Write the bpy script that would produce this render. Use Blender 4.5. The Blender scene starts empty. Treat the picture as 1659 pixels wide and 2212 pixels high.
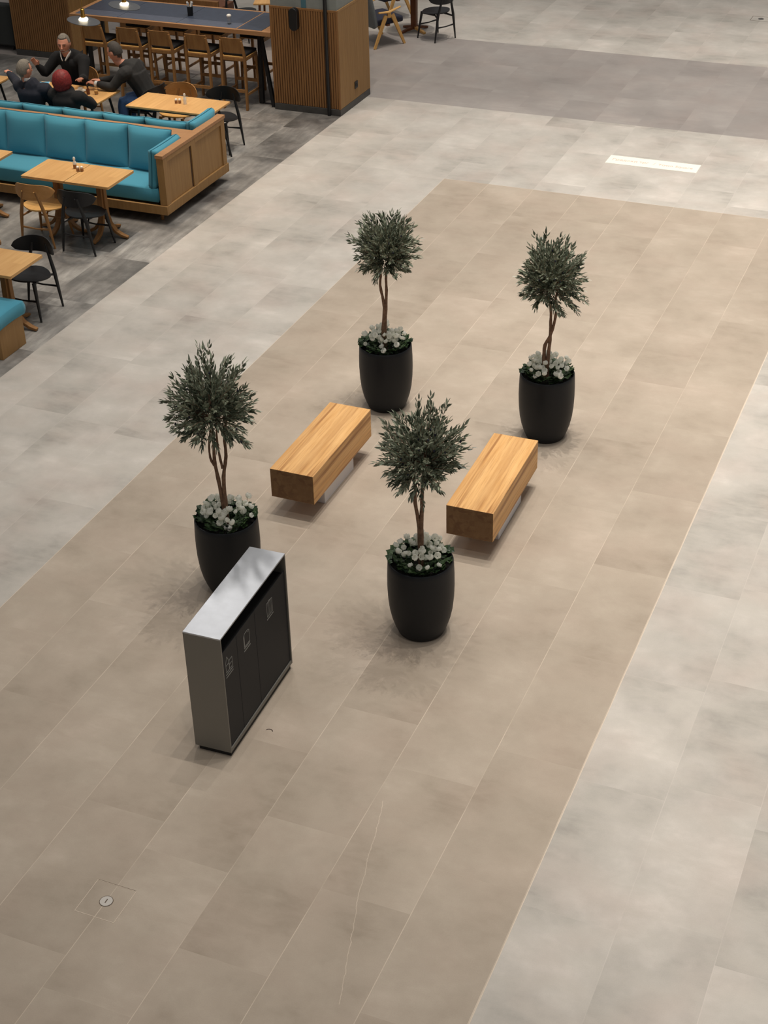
import bpy, bmesh, math, random
from math import sin, cos, pi, radians as R
from mathutils import Vector, Matrix, Euler

SC = bpy.context.scene
COL = SC.collection

# ------------------------------------------------------------------ camera
cam_d = bpy.data.cameras.new('camera')
cam = bpy.data.objects.new('camera', cam_d); COL.objects.link(cam)
cam_d.sensor_fit = 'HORIZONTAL'; cam_d.sensor_width = 36.0
cam_d.lens = 36.0 * 3334.475 / 1659.0
cam_d.clip_end = 200
cam.matrix_world = (Matrix.Translation((0, 0, 7.16)) @ Matrix.Rotation(0.40728239, 4, 'Z')
                    @ Matrix.Rotation(0.99958784, 4, 'X') @ Matrix.Rotation(-0.02744042, 4, 'Z'))
SC.camera = cam

# ------------------------------------------------------------------ exposure, ambient, lights
SC.view_settings.view_transform = 'Standard'; SC.view_settings.look = 'None'
SC.view_settings.exposure = -0.07; SC.view_settings.gamma = 1.0
SC.view_settings.use_curve_mapping = False
W = bpy.data.worlds.new('hall_light'); SC.world = W; W.use_nodes = True
bgn = W.node_tree.nodes['Background']
bgn.inputs[1].default_value = 1.0
_t = W.node_tree; _c = _t.nodes.new('ShaderNodeTexCoord'); _s = _t.nodes.new('ShaderNodeSeparateXYZ'); _m = _t.nodes.new('ShaderNodeMapRange')
_t.links.new(_c.outputs['Generated'], _s.inputs[0]); _t.links.new(_s.outputs[2], _m.inputs[0])
for _i, _v in ((1, -.05), (2, .75), (3, .0), (4, 1.)): _m.inputs[_i].default_value = _v
_x = _t.nodes.new('ShaderNodeMix'); _x.data_type = 'RGBA'; _t.links.new(_m.outputs[0], _x.inputs[0])
_x.inputs[6].default_value = (.05, .049, .048, 1); _x.inputs[7].default_value = (.36, .35, .34, 1)      # darker shop fronts below, pale lit ceiling above
_t.links.new(_x.outputs[2], bgn.inputs[0])

def spot(x, y, z, power, col=(1, .94, .87), cone=110, rad=.07, blend=.8, aim=(0, 0)):
    d = bpy.data.lights.new('ceiling_or_added_spot', 'SPOT'); d.energy = power; d.color = col
    d.spot_size = R(cone); d.spot_blend = blend; d.shadow_soft_size = rad
    o = bpy.data.objects.new('ceiling_or_added_spot', d); COL.objects.link(o); o.location = (x, y, z)
    v = Vector((aim[0], aim[1], -1)); o.rotation_euler = v.to_track_quat('-Z', 'Y').to_euler()
    return o
for (x, y, z, p, c) in [(-10, 10.6, 28, 200, 50), (-5.8, 10.5, 28, 2000, 50), (-3.9, 10.4, 28, 2997, 50), (-1, 10.5, 28, 3602, 50), (3, 10.6, 28, 4224, 50), (-8, 16.5, 28, 3500, 50), (-4, 16.5, 28, 5665, 50), (0, 16.5, 28, 5737, 50), (4, 16.5, 28, 4158, 50), (-4.5, 6.6, 28, 600, 36), (2.4, 5, 28, 3300, 36), (-6, 23, 28, 6064, 50), (-1, 23, 28, 5137, 50), (4, 23, 28, 3012, 50), (1.2, 4.6, 22, 4022, 18), (-2.6, 18.4, 22, 3439, 20), (-3.4, 12.6, 22, 4900, 20), (-6.4, 18.9, 22, 1767, 16), (-0.6, 8.5, 22, 3466, 18), (0.5, 19, 22, 2085, 22), (0.5, 13.5, 22, 2064, 20), (-4, 24, 22, 3929, 18), (-8.4, 24.2, 22, 3471, 14)]:
    spot(x, y, z, p * 1.09, cone=c, rad=.08, blend=1)
# warm light over the cafe
for (x, y, z, p, c) in [(-10.0, 15.6, 5.5, 200, 60), (-11.6, 17.9, 5.5, 230, 60), (-11.9, 15.8, 5.5, 150, 60), (-10.1, 18.2, 5.5, 170, 60), (-11.6, 20.5, 5.5, 220, 70), (-13.4, 17.5, 5.5, 100, 60), (-10.4, 14.4, 5.5, 70, 60)]:
    spot(x, y, z, p, (1, .80, .58), c, .05, .8)

_d = spot(-.6, 3.2, 15, 900, cone=44, rad=.12, blend=1, aim=(-.25, .5))      # added unseen fill, brightens flowers and trunks from the gallery edge
spot(-10.3, 17.0, 9.0, 260, (1, .95, .9), 150, .25, .3)       # unseen light added to put a highlight on the steel bin lid

# ------------------------------------------------------------------ node helpers and materials
def lin(c):
    c = c / 255.0
    return c / 12.92 if c <= .04045 else ((c + .055) / 1.055) ** 2.4
def rgb(r, g, b): return (lin(r), lin(g), lin(b), 1)

class NT:
    def __init__(s, name):
        s.m = bpy.data.materials.new(name); s.m.use_nodes = True; s.t = s.m.node_tree
        s.b = s.t.nodes['Principled BSDF']
    def n(s, typ, **kw):
        x = s.t.nodes.new(typ)
        for k, v in kw.items(): setattr(x, k, v)
        return x
    def l(s, a, b): s.t.links.new(a, b)
    def sock(s, node, i, v):
        if v is None: return
        if isinstance(v, bpy.types.NodeSocket): s.l(v, node.inputs[i])
        else: node.inputs[i].default_value = v
    def math(s, op, a, b=None, c=None):
        x = s.n('ShaderNodeMath', operation=op)
        s.sock(x, 0, a); s.sock(x, 1, b); s.sock(x, 2, c); return x.outputs[0]
    def mix(s, f, a, b, mode='MIX'):
        x = s.n('ShaderNodeMix', data_type='RGBA', blend_type=mode)
        s.sock(x, 0, f); s.sock(x, 6, a); s.sock(x, 7, b); return x.outputs[2]
    def noise(s, vec, scale, detail=4, rough=.55, dist=0):
        x = s.n('ShaderNodeTexNoise'); s.l(vec, x.inputs['Vector'])
        x.inputs['Scale'].default_value = scale; x.inputs['Detail'].default_value = detail
        x.inputs['Roughness'].default_value = rough; x.inputs['Distortion'].default_value = dist
        return x.outputs['Fac']
    def ramp(s, f, a, b, lo=0., hi=1.):
        x = s.n('ShaderNodeMapRange'); s.l(f, x.inputs[0])
        for i, v in ((1, a), (2, b), (3, lo), (4, hi)): x.inputs[i].default_value = v
        return x.outputs[0]
    def pos(s): return s.n('ShaderNodeTexCoord').outputs['Object']
    def scale(s, vec, v):
        x = s.n('ShaderNodeMapping'); s.l(vec, x.inputs[0]); x.inputs['Scale'].default_value = v; return x.outputs[0]
    def bump(s, h, strength=.2, dist=.01):
        x = s.n('ShaderNodeBump'); s.l(h, x.inputs['Height']); x.inputs['Strength'].default_value = strength
        x.inputs['Distance'].default_value = dist; s.l(x.outputs[0], s.b.inputs['Normal'])

MATS = {}
def plain(name, col, rough=.5, metal=0., noise=0., nscale=30, spec=.5, bump=0., sheen=0.):
    t = NT(name); b = t.b
    b.inputs['Roughness'].default_value = rough; b.inputs['Metallic'].default_value = metal
    b.inputs['Specular IOR Level'].default_value = spec
    if sheen: b.inputs['Sheen Weight'].default_value = sheen
    b.inputs['Base Color'].default_value = col
    if noise or bump:
        f = t.noise(t.pos(), nscale, 4)
        if noise:
            dark = tuple(c * (1 - noise) for c in col[:3]) + (1,); lt = tuple(min(1, c * (1 + noise)) for c in col[:3]) + (1,)
            t.l(t.mix(t.ramp(f, .3, .7), dark, lt), b.inputs['Base Color'])
        if bump: t.bump(f, bump, .004)
    MATS[name] = t.m; return t.m

def tile_mat(name, base, dark, light, x0=-6.723, w=.6, l=1.2, grout=None, gs=.6, mot=1.0, per=.07, rough=.48, streak=(1.2, 3.0, 1), vein=None, pk=.08, crossk=.35):
    t = NT(name); P = t.n('ShaderNodeNewGeometry').outputs['Position']
    sp = t.n('ShaderNodeSeparateXYZ'); t.l(P, sp.inputs[0]); X, Y = sp.outputs[0], sp.outputs[1]
    u = t.math('DIVIDE', t.math('SUBTRACT', X, x0), w); ru = t.math('FLOOR', u); fu = t.math('SUBTRACT', u, ru)
    wn = t.n('ShaderNodeTexWhiteNoise', noise_dimensions='1D'); t.l(ru, wn.inputs['W'])
    v = t.math('ADD', t.math('DIVIDE', Y, l), wn.outputs[0]); cv = t.math('FLOOR', v); fv = t.math('SUBTRACT', v, cv)
    du = t.math('MULTIPLY', t.math('MINIMUM', fu, t.math('SUBTRACT', 1., fu)), w)
    dv = t.math('MULTIPLY', t.math('MINIMUM', fv, t.math('SUBTRACT', 1., fv)), l)
    cid = t.n('ShaderNodeCombineXYZ'); t.l(ru, cid.inputs[0]); t.l(cv, cid.inputs[1])
    w2 = t.n('ShaderNodeTexWhiteNoise', noise_dimensions='3D'); t.l(cid.outputs[0], w2.inputs['Vector'])
    off = t.n('ShaderNodeCombineXYZ'); t.l(t.math('MULTIPLY', w2.outputs[0], 3.0), off.inputs[2])
    ad = t.n('ShaderNodeVectorMath', operation='ADD'); t.l(P, ad.inputs[0]); t.l(off.outputs[0], ad.inputs[1])
    n1 = t.noise(ad.outputs[0], 1.0 * mot, 5, .62)
    n2 = t.noise(t.scale(ad.outputs[0], streak), 2.4 * mot, 5, .6, .4)
    n3 = t.noise(P, 130, 2, .6)
    col = t.mix(t.ramp(n1, .32, .68), dark, light)
    col = t.mix(t.ramp(n2, .34, .7, .0, .75), col, base)
    k = t.math('ADD', t.ramp(w2.outputs[0], 0, 1, 1 - per, 1 + per), t.ramp(n3, .3, .7, -.03, .03))
    cc = t.n('ShaderNodeVectorMath', operation='SCALE'); t.l(col, cc.inputs[0]); t.l(k, cc.inputs['Scale'])
    col = cc.outputs[0]
    # slow warm or pinkish drift inside the stone
    n4 = t.noise(P, 1.7, 2, .5); col = t.mix(t.ramp(n4, .45, .75, 0, pk), col, rgb(192, 160, 146))
    if grout:
        nb = t.noise(P, 2.2, 2, .5)
        g = t.math('MAXIMUM', t.math('LESS_THAN', du, .0026), t.math('MULTIPLY', t.math('LESS_THAN', dv, .0022), crossk))
        g = t.math('MULTIPLY', g, t.ramp(nb, .35, .62, .25, 1.0))
        col = t.mix(t.math('MULTIPLY', g, gs), col, grout)
    if vein:
        fc = t.n('ShaderNodeFloatCurve'); ys = [p[1] for p in vein]; lo, hi = min(ys), max(ys)
        xs = [p[0] for p in vein]; xl, xh = min(xs), max(xs)
        t.l(t.ramp(Y, lo, hi), fc.inputs['Value']); cv_ = fc.mapping.curves[0]
        pts = sorted(((p[1] - lo) / (hi - lo), (p[0] - xl) / (xh - xl)) for p in vein)
        cv_.points[0].location = pts[0]; cv_.points[1].location = pts[-1]
        for p in pts[1:-1]: cv_.points.new(*p)
        fc.mapping.update()
        vx = t.math('ADD', t.math('MULTIPLY', fc.outputs[0], xh - xl), xl)
        wob = t.ramp(t.noise(P, 9, 3, .6), .3, .7, -.008, .008)
        dd = t.math('ABSOLUTE', t.math('ADD', t.math('SUBTRACT', X, vx), wob))
        m = t.math('MULTIPLY', t.math('LESS_THAN', dd, .0022), t.math('MULTIPLY', t.math('GREATER_THAN', Y, lo), t.math('LESS_THAN', Y, hi)))
        col = t.mix(t.math('MULTIPLY', m, .38), col, rgb(225, 208, 188))
    t.l(col, t.b.inputs['Base Color']); t.b.inputs['Roughness'].default_value = rough
    t.b.inputs['Specular IOR Level'].default_value = .3
    MATS[name] = t.m; return t.m

VE = [(-3.06, 6.95), (-3.004, 6.72), (-2.962, 6.487), (-2.923, 6.329), (-2.887, 6.134), (-2.812, 5.882), (-2.748, 5.638), (-2.655, 5.311)]
tile_mat('tan_tile', rgb(170, 156, 140), rgb(151, 138, 122), rgb(184, 171, 155), grout=rgb(222, 206, 186), gs=.5, per=.015, vein=VE, crossk=.12, mot=1.3)
tile_mat('light_grey_tile', rgb(184, 178, 168), rgb(152, 147, 139), rgb(204, 197, 188), grout=rgb(215, 205, 196), gs=.3, per=.03, streak=(1.0, 3.0, 1), crossk=.6, mot=1.2, pk=.16)
tile_mat('mid_grey_tile', rgb(150, 143, 138), rgb(136, 129, 124), rgb(166, 159, 153), grout=rgb(160, 152, 146), gs=.25, per=.04, streak=(.8, 3.5, 1))
tile_mat('charcoal_tile', rgb(98, 96, 93), rgb(50, 49, 47), rgb(178, 174, 167), x0=-8.985, grout=rgb(120, 115, 110), gs=.5, per=.3, mot=1.2,
         streak=(3.6, .6, 1), rough=.42, pk=.04, crossk=1.)  # tile pattern, with light pools and furniture shadows also put into its contrast

def wood_mat(name, a, b, dark, axis=1, stave=0., stave2=0., slen=.8, grain=1., rough=.5, var=.5, shaded_endgrain=None):
    t = NT(name); P = t.pos()
    sc = [22, 22, 22]; sc[axis] = 1.6
    g = t.noise(t.scale(P, tuple(sc)), 1.0, 5, .6, .3)
    sc2 = [90, 90, 90]; sc2[axis] = 3
    g2 = t.noise(t.scale(P, tuple(sc2)), 1.0, 3, .6)
    col = t.mix(t.ramp(g, .3, .72), a, b)
    col = t.mix(t.ramp(g2, .5, .75, 0, .25 * grain), col, dark)
    if stave:
        sp = t.n('ShaderNodeSeparateXYZ'); t.l(P, sp.inputs[0]); ax = [0, 1, 2]; ax.remove(axis)
        i1 = t.math('FLOOR', t.math('DIVIDE', sp.outputs[ax[0]], stave)); cid = t.n('ShaderNodeCombineXYZ'); t.l(i1, cid.inputs[0])
        if stave2:
            i2 = t.math('FLOOR', t.math('DIVIDE', sp.outputs[ax[1]], stave2)); t.l(i2, cid.inputs[1])
        wn = t.n('ShaderNodeTexWhiteNoise', noise_dimensions='3D'); t.l(cid.outputs[0], wn.inputs['Vector'])
        i3 = t.math('FLOOR', t.math('ADD', t.math('DIVIDE', sp.outputs[axis], slen), t.math('MULTIPLY', wn.outputs[0], 5.)))
        t.l(i3, cid.inputs[2])
        w2 = t.n('ShaderNodeTexWhiteNoise', noise_dimensions='3D'); c2 = t.n('ShaderNodeCombineXYZ')
        for q in range(2): t.l(cid.inputs[q].links[0].from_socket if cid.inputs[q].links else i1, c2.inputs[q])
        t.l(i3, c2.inputs[2]); t.l(c2.outputs[0], w2.inputs['Vector'])
        c3 = NT.n(t, 'ShaderNodeCombineXYZ')
        col = t.mix(t.ramp(w2.outputs[0], 0, 1, 0, var), col, dark)
    if shaded_endgrain:
        sg = t.noise(t.scale(P, (14, .45, 14)), 1.0, 3, .55, .5); col = t.mix(t.ramp(sg, .53, .62, 0, .8), col, dark)
        sn = t.n('ShaderNodeSeparateXYZ'); t.l(t.n('ShaderNodeTexCoord').outputs['Normal'], sn.inputs[0])
        m = t.math('GREATER_THAN', t.math('ABSOLUTE', sn.outputs[axis]), .8)
        col = t.mix(m, col, t.mix(.85, col, shaded_endgrain))  # end faces darker: end grain plus the shade on them, put into the colour
    t.l(col, t.b.inputs['Base Color']); t.b.inputs['Roughness'].default_value = rough
    t.b.inputs['Specular IOR Level'].default_value = .3
    MATS[name] = t.m; return t.m

wood_mat('bench_timber', rgb(232, 186, 126), rgb(208, 156, 94), rgb(150, 100, 54), 1, .043, .05, 60, 1.6, .5, .55, shaded_endgrain=rgb(84, 60, 40))
wood_mat('table_oak', rgb(222, 178, 118), rgb(206, 158, 98), rgb(168, 116, 66), 1, .11, 0, 3, .6, .4, .3)
wood_mat('oak_panel', rgb(160, 124, 78), rgb(144, 109, 66), rgb(108, 78, 44), 2, 0, 0, 1, .6, .5)
wood_mat('oak_ledge', rgb(176, 132, 92), rgb(160, 118, 80), rgb(120, 84, 54), 0, 0, 0, 1, .5, .5)
wood_mat('oak_frame', rgb(158, 116, 70), rgb(138, 98, 58), rgb(104, 68, 38), 2, 0, 0, 1, .6, .5)
wood_mat('oak_seat', rgb(220, 172, 104), rgb(204, 156, 90), rgb(160, 112, 60), 1, 0, 0, 1, .5, .4)
wood_mat('oak_back_shaded', rgb(184, 136, 84), rgb(166, 120, 70), rgb(130, 88, 50), 0, 0, 0, 1, .5, .4)  # darker copy of the seat oak, shade on chair backs put into the colour
wood_mat('slat_timber', rgb(150, 108, 66), rgb(128, 90, 54), rgb(88, 58, 32), 2, 0, 0, 1, .8, .55)
wood_mat('red_brown_timber', rgb(120, 74, 46), rgb(100, 60, 38), rgb(70, 40, 26), 2, 0, 0, 1, .8, .5)
plain('groove_backing', rgb(70, 46, 26), .7)
plain('black_planter', rgb(19, 22, 26), .5, noise=.1, nscale=200, spec=.3)
plain('soil', rgb(28, 24, 20), .95, noise=.4, nscale=60)
plain('bark', rgb(118, 90, 70), .8, noise=.35, nscale=40, bump=.6)
plain('black_paint', rgb(20, 20, 22), .45)
plain('black_pad', rgb(18, 18, 20), .8)
plain('white_steel', rgb(218, 218, 222), .45)
plain('plinth_stone', rgb(70, 68, 66), .5, noise=.15, nscale=9)
plain('column_plaster', rgb(132, 136, 132), .8, noise=.05, nscale=6)
plain('blue_stripe', rgb(70, 108, 120), .7)
plain('teal_fabric', rgb(74, 146, 168), .85, noise=.07, nscale=300, spec=.2, bump=.25, sheen=.15)
plain('teal_piping', rgb(34, 92, 112), .85, spec=.2)
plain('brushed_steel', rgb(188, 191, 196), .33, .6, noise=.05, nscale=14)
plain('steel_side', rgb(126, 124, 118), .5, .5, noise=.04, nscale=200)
plain('bin_door', rgb(30, 32, 36), .55, noise=.04, nscale=200, spec=.25)
plain('bin_dark', rgb(10, 10, 11), .6)
plain('icon_grey', rgb(136, 136, 132), .6)
plain('slate_tile', rgb(60, 68, 84), .38, noise=.1, nscale=12)
plain('slate_tile_light', rgb(84, 91, 107), .38, noise=.08, nscale=12)
plain('brass', rgb(176, 140, 72), .35, 1.0)
plain('lamp_disc', rgb(70, 74, 80), .4)
plain('white_ceramic', rgb(236, 232, 222), .3)
plain('paper', rgb(225, 224, 222), .7)
plain('brown_spice', rgb(150, 104, 64), .6)
plain('screen_blue', rgb(120, 190, 225), .4)
plain('plaque_enamel', rgb(240, 234, 218), .5)
plain('plaque_ink', rgb(206, 172, 156), .6)
plain('socket_black', rgb(22, 22, 20), .4)
plain('drain_metal', rgb(196, 190, 182), .4, .3)
plain('seal_light', rgb(208, 193, 175), .7)
plain('seal_dark', rgb(92, 78, 64), .8)
plain('rubber_band', rgb(60, 40, 36), .6)
plain('skin', rgb(214, 150, 124), .6, noise=.05, nscale=30)
plain('grey_hair', rgb(122, 116, 106), .8, noise=.3, nscale=90, bump=.6)
plain('dark_grey_hair', rgb(66, 62, 58), .8, noise=.3, nscale=90, bump=.6)
plain('red_hair', rgb(118, 28, 28), .6, noise=.4, nscale=50, bump=.8)
plain('beard', rgb(186, 172, 158), .9, noise=.2, nscale=90)
plain('black_cloth', rgb(16, 17, 20), .9)
plain('navy_cloth', rgb(30, 34, 46), .9, noise=.1, nscale=60)
plain('charcoal_cloth', rgb(38, 38, 38), .85, noise=.15, nscale=20)
plain('denim', rgb(78, 108, 156), .9, noise=.12, nscale=60)
plain('white_cloth', rgb(222, 220, 216), .8)
plain('lips', rgb(150, 84, 74), .6)
plain('eye_dark', rgb(30, 22, 18), .3)
plain('grey_upholstery', rgb(104, 108, 108), .9, noise=.05, nscale=80)
plain('dark_upholstery', rgb(52, 54, 52), .9, noise=.05, nscale=80)
plain('ink_blue', rgb(34, 36, 52), .8)

def leaf_mat(name, a, b, rough=.45):
    t = NT(name); i = t.n('ShaderNodeNewGeometry')
    r = i.outputs['Random Per Island']; t.l(t.mix(r, a, b), t.b.inputs['Base Color'])
    t.b.inputs['Roughness'].default_value = rough; t.b.inputs['Specular IOR Level'].default_value = .45
    MATS[name] = t.m
leaf_mat('olive_leaf', rgb(54, 66, 50), rgb(156, 162, 140), .36)
leaf_mat('cyclamen_leaf', rgb(24, 44, 26), rgb(66, 88, 52))
def petal_mat():
    t = NT('white_petal'); t.b.inputs['Base Color'].default_value = rgb(250, 250, 244); t.b.inputs['Roughness'].default_value = .6
    t.b.inputs['Subsurface Weight'].default_value = .15; t.b.inputs['Subsurface Radius'].default_value = (.01, .01, .01)
    tr = t.n('ShaderNodeBsdfTranslucent'); tr.inputs[0].default_value = rgb(250, 250, 240)
    mx = t.n('ShaderNodeMixShader'); mx.inputs[0].default_value = .5
    t.l(t.b.outputs[0], mx.inputs[1]); t.l(tr.outputs[0], mx.inputs[2]); t.l(mx.outputs[0], t.t.nodes['Material Output'].inputs[0])
    MATS['white_petal'] = t.m
petal_mat()
def glow(name, col, s):
    t = NT(name); t.b.inputs['Emission Color'].default_value = col; t.b.inputs['Emission Strength'].default_value = s
    t.b.inputs['Base Color'].default_value = col; MATS[name] = t.m
glow('lamp_glow', (1, .86, .6, 1), 6.0)
def glass():
    t = NT('clear_glass'); t.b.inputs['Transmission Weight'].default_value = 1.0; t.b.inputs['Roughness'].default_value = .05
    t.b.inputs['Base Color'].default_value = (.97, .97, .95, 1); MATS['clear_glass'] = t.m
glass()

# ------------------------------------------------------------------ mesh helpers
class G:
    def __init__(s): s.v = []; s.f = []
    def add(s, vs, fs):
        o = len(s.v); s.v += [tuple(v) for v in vs]; s.f += [tuple(i + o for i in f) for f in fs]; return s
    def box(s, x0, x1, y0, y1, z0, z1, M=None):
        vs = [Vector((x, y, z)) for z in (z0, z1) for y in (y0, y1) for x in (x0, x1)]
        if M: vs = [M @ v for v in vs]
        return s.add(vs, [(0, 2, 3, 1), (4, 5, 7, 6), (0, 1, 5, 4), (2, 6, 7, 3), (0, 4, 6, 2), (1, 3, 7, 5)])
    def prism(s, poly, axis, a, b):
        n = len(poly); vs = []
        for h in (a, b):
            for p in poly:
                q = list(p); q.insert(axis, h); vs.append(q)
        fs = [tuple(range(n - 1, -1, -1)), tuple(range(n, 2 * n))] + [(i, (i + 1) % n, n + (i + 1) % n, n + i) for i in range(n)]
        return s.add(vs, fs)
    def tube(s, pts, rad, n=10, sq=False, up=None, cap=True):
        pts = [Vector(p) for p in pts]; m = len(pts)
        if not isinstance(rad, (list, tuple)): rad = [rad] * m
        T = []
        for i in range(m):
            d = pts[min(i + 1, m - 1)] - pts[max(i - 1, 0)]; T.append(d.normalized())
        u = Vector(up) if up else (Vector((0, 0, 1)) if abs(T[0].z) < .9 else Vector((1, 0, 0)))
        u = (u - T[0] * u.dot(T[0])).normalized(); vs = []
        for i in range(m):
            u = (u - T[i] * u.dot(T[i])); u.normalize(); w = T[i].cross(u)
            r = rad[i]; ru, rw = r if isinstance(r, (list, tuple)) else (r, r)
            if sq:
                for a, b in ((1, 1), (-1, 1), (-1, -1), (1, -1)): vs.append(pts[i] + u * ru * a + w * rw * b)
            else:
                for k in range(n):
                    a = 2 * pi * k / n; vs.append(pts[i] + u * ru * cos(a) + w * rw * sin(a))
        if sq: n = 4
        fs = [(i * n + k, i * n + (k + 1) % n, (i + 1) * n + (k + 1) % n, (i + 1) * n + k) for i in range(m - 1) for k in range(n)]
        if cap: fs += [tuple(range(n - 1, -1, -1)), tuple((m - 1) * n + k for k in range(n))]
        return s.add(vs, fs)
    def lathe(s, prof, n=32, c=(0, 0, 0), cap=False):
        vs = []; m = len(prof)
        for r, z in prof:
            for k in range(n):
                a = 2 * pi * k / n; vs.append((c[0] + r * cos(a), c[1] + r * sin(a), c[2] + z))
        fs = [(i * n + k, i * n + (k + 1) % n, (i + 1) * n + (k + 1) % n, (i + 1) * n + k) for i in range(m - 1) for k in range(n)]
        if cap: fs += [tuple(range(n - 1, -1, -1)), tuple((m - 1) * n + k for k in range(n))]
        return s.add(vs, fs)
    def ell(s, c, r, nu=16, nv=10, fn=None):
        vs = []; c = Vector(c)
        for j in range(nv + 1):
            th = pi * j / nv
            for i in range(nu):
                a = 2 * pi * i / nu; d = Vector((sin(th) * cos(a), sin(th) * sin(a), cos(th)))
                p = Vector((d.x * r[0], d.y * r[1], d.z * r[2]))
                if fn: p = fn(d, p)
                vs.append(c + p)
        fs = []
        for j in range(nv):
            for i in range(nu):
                a, b = j * nu + i, j * nu + (i + 1) % nu; q = [a, a + nu, b + nu, b]
                if j == 0: q = [a, a + nu, b + nu]
                elif j == nv - 1: q = [a, a + nu, b]
                fs.append(tuple(q))
        return s.add(vs, fs)
    def mesh(s, name, smooth=True, angle=35):
        me = bpy.data.meshes.new(name); me.from_pydata(s.v, [], s.f); me.validate()
        bm = bmesh.new(); bm.from_mesh(me)
        bmesh.ops.recalc_face_normals(bm, faces=bm.faces); bm.to_mesh(me); bm.free()
        if smooth:
            for p in me.polygons: p.use_smooth = True
            me.set_sharp_from_angle(angle=R(angle))
        return me
    def build(s, name, mat, parent=None, bevel=0., smooth=True, angle=35, loc=None, rot=None, seg=2):
        me = s.mesh(name, smooth, angle); me.materials.append(MATS[mat] if isinstance(mat, str) else mat)
        o = bpy.data.objects.new(name, me); COL.objects.link(o)
        if parent: o.parent = parent
        if loc: o.location = loc
        if rot: o.rotation_euler = rot
        if bevel:
            b = o.modifiers.new('bevel', 'BEVEL'); b.width = bevel; b.segments = seg; b.limit_method = 'ANGLE'; b.angle_limit = R(40)
        return o

def tag(o, label, cat, group=None):
    o['label'] = label; o['category'] = cat
    if group: o['group'] = group
    return o
def thing(name, label, cat, loc=(0, 0, 0), rz=0., group=None):
    o = bpy.data.objects.new(name, None); COL.objects.link(o); o.empty_display_size = .1
    o.location = loc; o.rotation_euler = (0, 0, rz); return tag(o, label, cat, group)
def kids(o): return [c for c in COL.objects if c.parent is o]
def dup(o, parent=None):
    ch = kids(o); c = o.copy(); COL.objects.link(c); c.parent = parent
    for k in ch: dup(k, c)
    return c
def put(proto, used, loc, rz, label, group=None):
    o = proto if not used else dup(proto)
    o.location = loc; o.rotation_euler = (0, 0, rz); o['label'] = label
    if group: o['group'] = group
    return o

# ------------------------------------------------------------------ the floor
def slab(name, poly, z0, z1, mat):
    o = G().prism(poly, 2, z0, z1).build(name, mat, smooth=False); o['kind'] = 'structure'; return o
XC, X1, X2, YT = -8.985, -6.723, -1.916, 17.84
# light grey paving around the tan carpet of tiles (ring cut so nothing overlaps)
g = G()
g.prism([(XC, -2), (X1, -2), (X1, 20.62), (XC, 20.62)], 2, -.1, 0)
g.prism([(X1, YT), (X2, YT), (X2, 20.62), (X1, 20.62)], 2, -.1, 0)
g.prism([(X2, -2), (8, -2), (8, 20.62), (X2, 20.62)], 2, -.1, 0)
o = g.build('floor', 'light_grey_tile', smooth=False); o['kind'] = 'structure'
slab('floor', [(X1, -2), (X2, -2), (X2, YT), (X1, YT)], -.1, 0, 'tan_tile')
slab('floor', [(XC, 20.62), (8, 20.62), (8, 23.85), (-34, 23.85), (-34, 20.78), (XC, 20.78)], -.1, 0, 'mid_grey_tile')
slab('floor', [(-34, 23.85), (8, 23.85), (8, 46), (-34, 46)], -.1, 0, 'light_grey_tile')
slab('floor', [(-34, -2), (XC, -2), (XC, 20.78), (-34, 20.78)], -.1, 0, 'charcoal_tile')
g = G()
g.box(X1 - .002, X1 + .002, -2, YT + .002, 0, .001); g.box(X2 - .003, X2 + .003, -2, YT + .002, 0, .001)
g.box(X1 - .002, X2 + .002, YT - .002, YT + .002, 0, .001)
o = g.build('trim_1', 'seal_light', smooth=False); o['kind'] = 'structure'

# ------------------------------------------------------------------ slatted pillars
def pillar(x0, x1, y0, y1, h, top, label, pipe=False):
    t = thing('slatted_pillar', label, 'pillar', ((x0 + x1) / 2, (y0 + y1) / 2, 0), 0, None)
    w = (x1 - x0) / 2; d = (y1 - y0) / 2
    G().box(-w, w, -d, d, 0, .094).build('plinth', 'plinth_stone', t, .003)
    G().box(-w + .015, w - .015, -d + .015, d - .015, .094, h - .02).build('core', 'groove_backing', t)
    g = G(); n = 26; p = (2 * w - .06) / n
    g.box(-w, -w + .03, -d, -d + .02, .094, h - .03); g.box(w - .03, w, -d, -d + .02, .094, h - .03)
    for k in range(n):
        x = -w + .03 + p * k
        g.box(x + .005, x + p - .005, -d + .001, -d + .02, .1, h - .031)
    g.box(-w, w, -d, -d + .02, h - .03, h)
    g.build('slat_panel', 'slat_timber', t, .002)
    g = G(); n = 48; p = (2 * d - .07) / n
    for k in range(n):
        y = -d + .024 + p * k
        g.box(w - .02, w, y + .0012, y + p - .0012, .098, h - .01)
    g.box(w - .02, w + .002, -d + .02, d, h - .03, h); g.box(w - .02, w, d - .045, d, .094, h)
    g.build('side_panel', 'oak_panel', t)
    if top:
        G().box(-w + .015, w - .015, -d + .015, d - .015, h, top).build('plaster_shaft', 'column_plaster', t)
    return t
pl = pillar(-10.03, -8.985, 19.67, 20.75, 1.48, 4.2, 'free-standing square pillar clad in oak slats with grey plaster top beside the walkway')
lx = lambda x: x - (-10.03 - 8.985) / 2; ly = lambda y: y - (19.67 + 20.75) / 2
G().tube([(lx(-9.16), ly(19.655), 0), (lx(-9.16), ly(19.655), 4.2)], .026, 12).build('downpipe', 'black_paint', pl)
G().box(lx(-9.535), lx(-9.46), ly(19.68), ly(19.69), 1.485, 4.2).build('blue_stripe', 'blue_stripe', pl)
pillar(-15.24, -14.15, 20.82, 21.92, 4.2, None, 'tall brown slatted pillar behind the seated man in black')
spk = thing('wall_speaker', 'black rounded speaker hanging on the slatted face of the pillar', 'speaker', (-9.625, 19.67, 1.335))
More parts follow.
